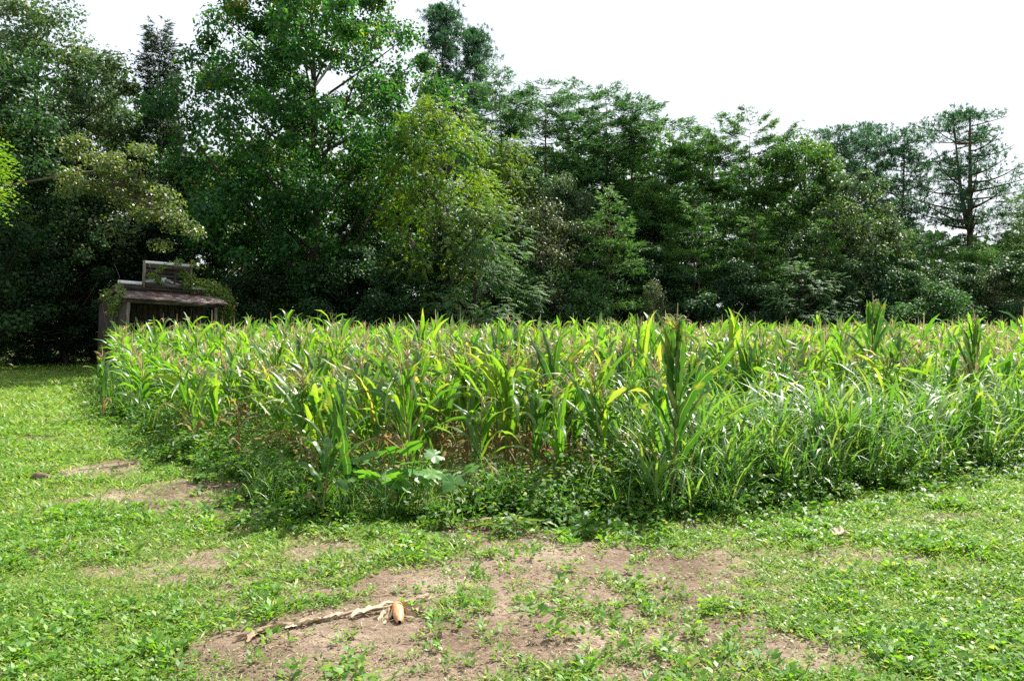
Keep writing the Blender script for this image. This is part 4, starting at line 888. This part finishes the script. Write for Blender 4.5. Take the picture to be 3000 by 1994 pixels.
# squash plant with broad lobed leaves
rng = np.random.default_rng(66)
qx, qy = gp(925, 1200); SQ = prop(empty("squash_plant", (qx, qy + .25, 0)), 'squash plant with broad bright lobed leaves below the corn', 'squash plant')
def lobed(size):
    n = 30; a = np.linspace(-2.75, 2.75, n); r = size * (.36 + .14 * np.abs(np.cos(a * 2.5)) + .05 * np.cos(a * 13)) * (1 + .12 * np.cos(a))
    v = [[0, 0, 0]] + [[math.cos(x) * q, math.sin(x) * q, -.16 * q + .10 * q * abs(math.sin(x * 2.5)) * 1.2] for x, q in zip(a, r)]
    return MB().add(v, t=[[0, i, i + 1] for i in range(1, n)], r=rng.random(), uv=np.zeros((n + 1, 2)))
for k in range(26):
    a = rng.random() * 6.28; rr_ = .5 * rng.random() ** .5; z = rng.uniform(.34, .62) * (1.1 - rr_ * .6); p = np.array([math.cos(a) * rr_ * 1.25, math.sin(a) * rr_ * .7, z])
    st = MB(); tube(st, bez((p[0] * .4, p[1] * .4, 0), (p[0] * .6, p[1] * .6, z), p, 6), .005, 4); link("leaf_stem", st.mesh("leaf_stem", M['squash'], True), SQ)
    link("leaf", lobed(rng.uniform(.17, .28)).mesh("leaf", M['squash']), SQ, tuple(p), (rng.normal(-.25, .3), rng.normal(0, .3), rng.random() * 6.28))

# ------------------------------------------------------------------ turf, weeds in the turf, straw
rng = np.random.default_rng(71)
def scatter(n, dmin, dmax, power):
    """points over the open ground, thinner farther off (the eye needs fewer, larger ones there)"""
    u = rng.random(n * 4); e = 2 - power
    d = (dmin ** e + u * (dmax ** e - dmin ** e)) ** (1 / e) if abs(e) > .01 else dmin * (dmax / dmin) ** u
    x = rng.uniform(-.68, .68, n * 4) * d; ok = ~(inpoly(x, d, FIELD) & (edgedist(x, d, EDGE, False) > .5))
    return x[ok], d[ok]
SA, SB, SE, SL, SC = gp(560, 1478), gp(985, 1390), gp(908, 1445), gp(1943, 1252), gp(1135, 1236)      # kept clear: what lies on the ground there
def tufts(name, mat, ntuft, per, l0, w0, spreadr, upk, thresh, label, kind='stuff', h0=0., dmin=3.3, dmax=42, power=2.0, cat='grass', fade=0.62):
    x, y = scatter(ntuft * 2, dmin, dmax, power); c = cover(x, y); ok = (rng.random(len(x)) < np.clip((c - thresh) / fade, 0, 1)) & ((cat == 'grass') | (vnoise(x + len(name), y + 3, .8) + .35 * vnoise(x, y - len(name), .3) + .15 * rng.random(len(x)) > .68)); x, y, c = x[ok][:ntuft], y[ok][:ntuft], c[ok][:ntuft]
    tt_ = np.clip(((x - SA[0]) * (SB[0] - SA[0]) + (y - SA[1]) * (SB[1] - SA[1])) / ((SB[0] - SA[0]) ** 2 + (SB[1] - SA[1]) ** 2), 0, 1)
    cl = (np.hypot(x - SA[0] - tt_ * (SB[0] - SA[0]), y - SA[1] - tt_ * (SB[1] - SA[1])) > .07 + .05 * (cat == 'weeds')) & (np.hypot(x - SE[0], y - SE[1]) > .17) & (np.hypot(x - SL[0], y - SL[1]) > .10) & (np.hypot((x - SC[0]) / 2.6, y - SC[1]) > .12)
    x, y, c = x[cl], y[cl], c[cl]; n = len(x); sc0 = np.clip(y / 6.5, .8, 5.) ** .8; mbx = MB(); rt = rng.normal(0, .12, n)
    vig = rng.uniform(.5, 1.45, n) * (.65 + .7 * vnoise(x, y, .35))
    for k in range(per):
        a = rng.random(n) * 6.28; rad = spreadr * sc0 * rng.random(n) * vig
        X_ = x + np.cos(a) * rad; Y_ = y + np.sin(a) * rad
        P = np.stack([X_, Y_, gz(X_, Y_) + h0 * sc0 * vig * rng.random(n)], 1)
        A = np.stack([np.cos(a), np.sin(a), upk * rng.uniform(.3, 1.6, n)], 1)
        Nn = np.array([0, 0, 1.]) + rng.normal(0, .35, (n, 3))
        L = l0 * sc0 * vig * rng.uniform(.6, 1.3, n)
        leaves(mbx, P, A, Nn, L, w0 * sc0 * vig, np.clip(rng.random(n) * .85 + rt + .05, 0, 1), fold=.1)
    prop(link(name, mbx.mesh(name, M[mat])), label, cat, kind=kind)
tufts("grass", 'turfblade', 21000, 9, .054, .0095, .05, .8, .33, 'short mown grass growing in patches over reddish soil', h0=.01)
tufts("clover", 'turfleaf', 7500, 7, .030, .018, .055, .4, .36, 'low small-leaved weeds mixed through the mown grass', h0=.03, cat='weeds')
tufts("leafy_weeds", 'seedling', 2100, 14, .042, .021, .045, .7, -.25, 'bright broad-leaved seedlings dotted over the near soil', h0=.055, dmin=3.3, dmax=7.5, power=1.2, cat='weeds', fade=1.4)
tufts("small_seedlings", 'turfleaf', 4000, 6, .021, .012, .03, .5, -.3, 'tiny sprouts scattered over the bare soil', h0=.02, dmin=3.3, dmax=9, power=1.6, cat='weeds', fade=1.8)
tufts("dark_weeds", 'seedling', 4200, 12, .027, .014, .06, .5, .42, 'darker low weed tufts in the turf', h0=.04, dmin=3.5, dmax=16, power=1.7, cat='weeds')
# straw lying on the soil
x, y = scatter(13000, 3.2, 12, 1.6); ok = rng.random(len(x)) < np.clip(1.15 - cover(x, y), 0.05, 1) * np.clip(1.2 - abs(x - .2) / 3.5, .1, 1); x, y = x[ok][:13000], y[ok][:13000]; n = len(x)
mb = MB(); a = rng.random(n) * 6.28
leaves(mb, np.stack([x, y, gz(x, y) + rng.uniform(.002, .014, n)], 1), np.stack([np.cos(a), np.sin(a), rng.normal(0, .08, n)], 1), np.array([0, 0, 1.]) + rng.normal(0, .2, (n, 3)),
       rng.uniform(.015, .11, n) ** 1.0 * rng.uniform(.4, 1, n), rng.uniform(.0014, .0042, n), rng.random(n), fold=.05)
prop(link("straw", mb.mesh("straw", M['straw'])), 'pale cut straw strewn over the bare soil', 'straw', kind='stuff')

# trampled leaf litter and crumbs of earth on the worn soil
x, y = scatter(16000, 3.2, 14, 1.7); ok = rng.random(len(x)) < np.clip(1.25 - cover(x, y), 0.08, 1) * (.25 + 1.2 * (fnoise(x, y, .3) > .47)); x, y = x[ok][:11000], y[ok][:11000]; n = len(x)
mb = MB(); a = rng.random(n) * 6.28; sz = rng.uniform(.010, .038, n) * np.clip(y / 6, .8, 2)
leaves(mb, np.stack([x, y, gz(x, y) + rng.uniform(.003, .016, n)], 1), np.stack([np.cos(a), np.sin(a), rng.normal(0, .25, n)], 1), np.array([0, 0, 1.]) + rng.normal(0, .35, (n, 3)),
       sz, sz * rng.uniform(.25, .6, n), rng.random(n), fold=.2)
prop(link("leaf_litter", mb.mesh("leaf_litter", M['litter'])), 'trampled dull leaf litter over the worn soil', 'leaf litter', kind='stuff')
x, y = scatter(6000, 3.2, 9, 1.4); ok = rng.random(len(x)) < np.clip(1.1 - cover(x, y), 0, 1) * (fnoise(x + 7, y, .4) > .45); x, y = x[ok][:4200], y[ok][:4200]; n = len(x)
oc = np.array([[1, 0, 0], [-1, 0, 0], [0, 1, 0], [0, -1, 0], [0, 0, .8], [0, 0, -.6]], float); sz = np.exp(rng.normal(math.log(.0055), .5, n))
V = np.stack([x, y, gz(x, y)], 1)[:, None] + oc[None] * sz[:, None, None] * rng.uniform(.6, 1.3, (n, 6, 1)); f = np.array([[0, 2, 4], [2, 1, 4], [1, 3, 4], [3, 0, 4], [2, 0, 5], [1, 2, 5], [3, 1, 5], [0, 3, 5]])
mb = MB(); mb.add(V.reshape(-1, 3), t=(f[None] + (np.arange(n) * 6)[:, None, None]).reshape(-1, 3))
prop(link("soil_crumbs", mb.mesh("soil_crumbs", M['clod'])), 'small crumbs of earth scattered over the bare soil', 'soil', kind='stuff')

# ------------------------------------------------------------------ things lying on the ground
def husk(L, W, bend, seed):
    r = np.random.default_rng(seed); n = 16; s = np.linspace(0, 1, n)
    C = np.stack([s * L, .14 * L * np.sin(s * 2.2 * bend) + np.cumsum(r.normal(0, .0022, n)), .008 + .010 * np.abs(np.sin(s * 5 + r.random() * 3)) + r.normal(0, .0025, n)], 1)
    T = nrm(np.gradient(C, axis=0)); S = nrm(np.cross(np.array([0, 0, 1.]), T)); Nn = np.cross(T, S); tw = r.normal(0, .8) * s + r.normal(0, .12, n)
    S, Nn = S * np.cos(tw)[:, None] + Nn * np.sin(tw)[:, None], Nn * np.cos(tw)[:, None] - S * np.sin(tw)[:, None]
    w = W * np.clip(np.sin(np.pi * (.1 + .85 * s)) ** .6, .08, 1) * (1 + .2 * np.sin(s * 17 + r.random() * 6)) * r.uniform(.8, 1.15, n); m = MB(); ribbon(m, C, S, Nn, w, .3, r.random(), 2)
    m.v[-1] += r.normal(0, .0015, m.v[-1].shape); return m
A0, A1 = gp(560, 1478), gp(985, 1390)
DS = prop(empty("dry_cornstalk", (A0[0], A0[1], 0)), 'broken dry cornstalk with papery leaves lying on the near soil', 'cornstalk')
m_ = MB(); dxy = np.array([A1[0] - A0[0], A1[1] - A0[1]])
L3 = [np.array([dxy[0] * t, dxy[1] * t + .02 * math.sin(t * 9), .03 + .012 * math.sin(t * 14)]) for t in np.linspace(.05, 1, 16)]
tube(m_, np.array(L3), np.where(np.arange(16) % 3 == 0, .0125, .0095), 7, cap=True); link("stalk", m_.mesh("stalk", M['straw'], True), DS)
yaw = math.atan2(dxy[1], dxy[0])
for k, (t, L, W, b, ro) in enumerate(((.42, .26, .04, 1.2, math.pi - .1), (.26, .34, .05, -1, math.pi + .2), (.22, .30, .04, .6, math.pi - .05), (.5, .22, .045, .6, math.pi - .02), (.9, .18, .018, .4, -.1), (.10, .16, .035, -1.3, math.pi + .7), (.62, .22, .022, 1, .08), (.36, .2, .03, -1, math.pi + .3))):
    link("leaf", husk(L, W, b, k).mesh("leaf", M['straw'], True), DS, (dxy[0] * t, dxy[1] * t, .02), (rng.normal(0, .3), .02, yaw + ro))
cx_, cy_ = gp(908, 1432)
CB = prop(empty("corn_ear", (cx_, cy_ + .1, .05), (0, math.radians(6), math.radians(-78)), (1.2, 1.2, 1.2)), 'dried orange corn ear with peeled-back husks beside the broken stalk', 'corn ear')
na, nl_ = 32, 46; m_ = MB(); a = np.arange(na) / na * 2 * np.pi; s = np.linspace(0, 1, nl_)
rad = .027 * np.sqrt(np.clip(1 - (s * 1.02 - .35) ** 2 / .47, .02, 1)); bump = .0035 * (np.abs(np.cos(a * 7))[None] ** .6) * (np.abs(np.cos(s * np.pi * 15))[:, None] ** .6)
R_ = rad[:, None] + bump; v = np.stack([np.broadcast_to(s[:, None] * .17, R_.shape), R_ * np.cos(a), R_ * np.sin(a)], -1)
i0 = np.arange(nl_ - 1)[:, None] * na; j0 = np.arange(na)[None]; j1 = (j0 + 1) % na
m_.add(v.reshape(-1, 3), q=np.stack([i0 + j0, i0 + j1, i0 + na + j1, i0 + na + j0], -1).reshape(-1, 4)); link("kernels", m_.mesh("kernels", M['kernel'], True), CB)
for k in range(8):
    link("husk", husk(rng.uniform(.15, .24), rng.uniform(.035, .055), rng.normal(0, 1), 40 + k).mesh("husk", M['straw'], True), CB, (-.02, rng.normal(0, .012), -.03 + .003 * k), (rng.normal(0, .5), rng.uniform(-.02, .1), (-1 if k % 2 else 1) * (.22 + .14 * k)))
px_, py_ = gp(1070, 1232)
FL = prop(empty("cut_corn_leaves", (px_, py_, 0)), 'torn pale green corn top lying at the shaded edge of the weeds', 'corn top')
for k, (x_, y_, L, W, b, ro, mt_) in enumerate(((0, 0, .34, .03, .6, .32, 'corndry'), (.05, .03, .42, .045, .5, .22, 'earhusk'), (.32, .1, .36, .06, -1, -.15, 'earhusk'), (.1, .0, .3, .035, 1, .05, 'earhusk'), (.02, .06, .3, .03, -.5, .5, 'straw'), (.3, .1, .25, .05, 1, .3, 'earhusk'))):
    link("leaf", husk(L, W, b, 60 + k).mesh("leaf", M[mt_], True), FL, (x_, y_, .03 + .01 * k), (rng.normal(0, .4), -.06, ro))
x_, y_ = gp(1943, 1252)
WL = prop(link("fallen_leaf", husk(.15, .10, .8, 83).mesh("fallen_leaf", M['straw'], True), None, (x_ - .07, y_, .05), (.15, -.05, .3)), 'single pale dead leaf lying on the grass at the right', 'leaf')
x_, y_ = gp(90, 1108)
rc = np.random.default_rng(3); m_ = MB(); pts = np.array([[0, 0, .03], [.06, .01, .05], [.13, .0, .045], [.2, -.01, .035], [.24, 0, .02]]); tube(m_, pts, [.02, .045, .04, .032, .01], 9, cap=True); m_.v[-1] += rc.normal(0, .006, m_.v[-1].shape)
prop(link("clod", m_.mesh("clod", M['clod'], True), None, (x_ - .1, y_, 0)), 'brown clod of earth lying on the mown grass at the left', 'clod')
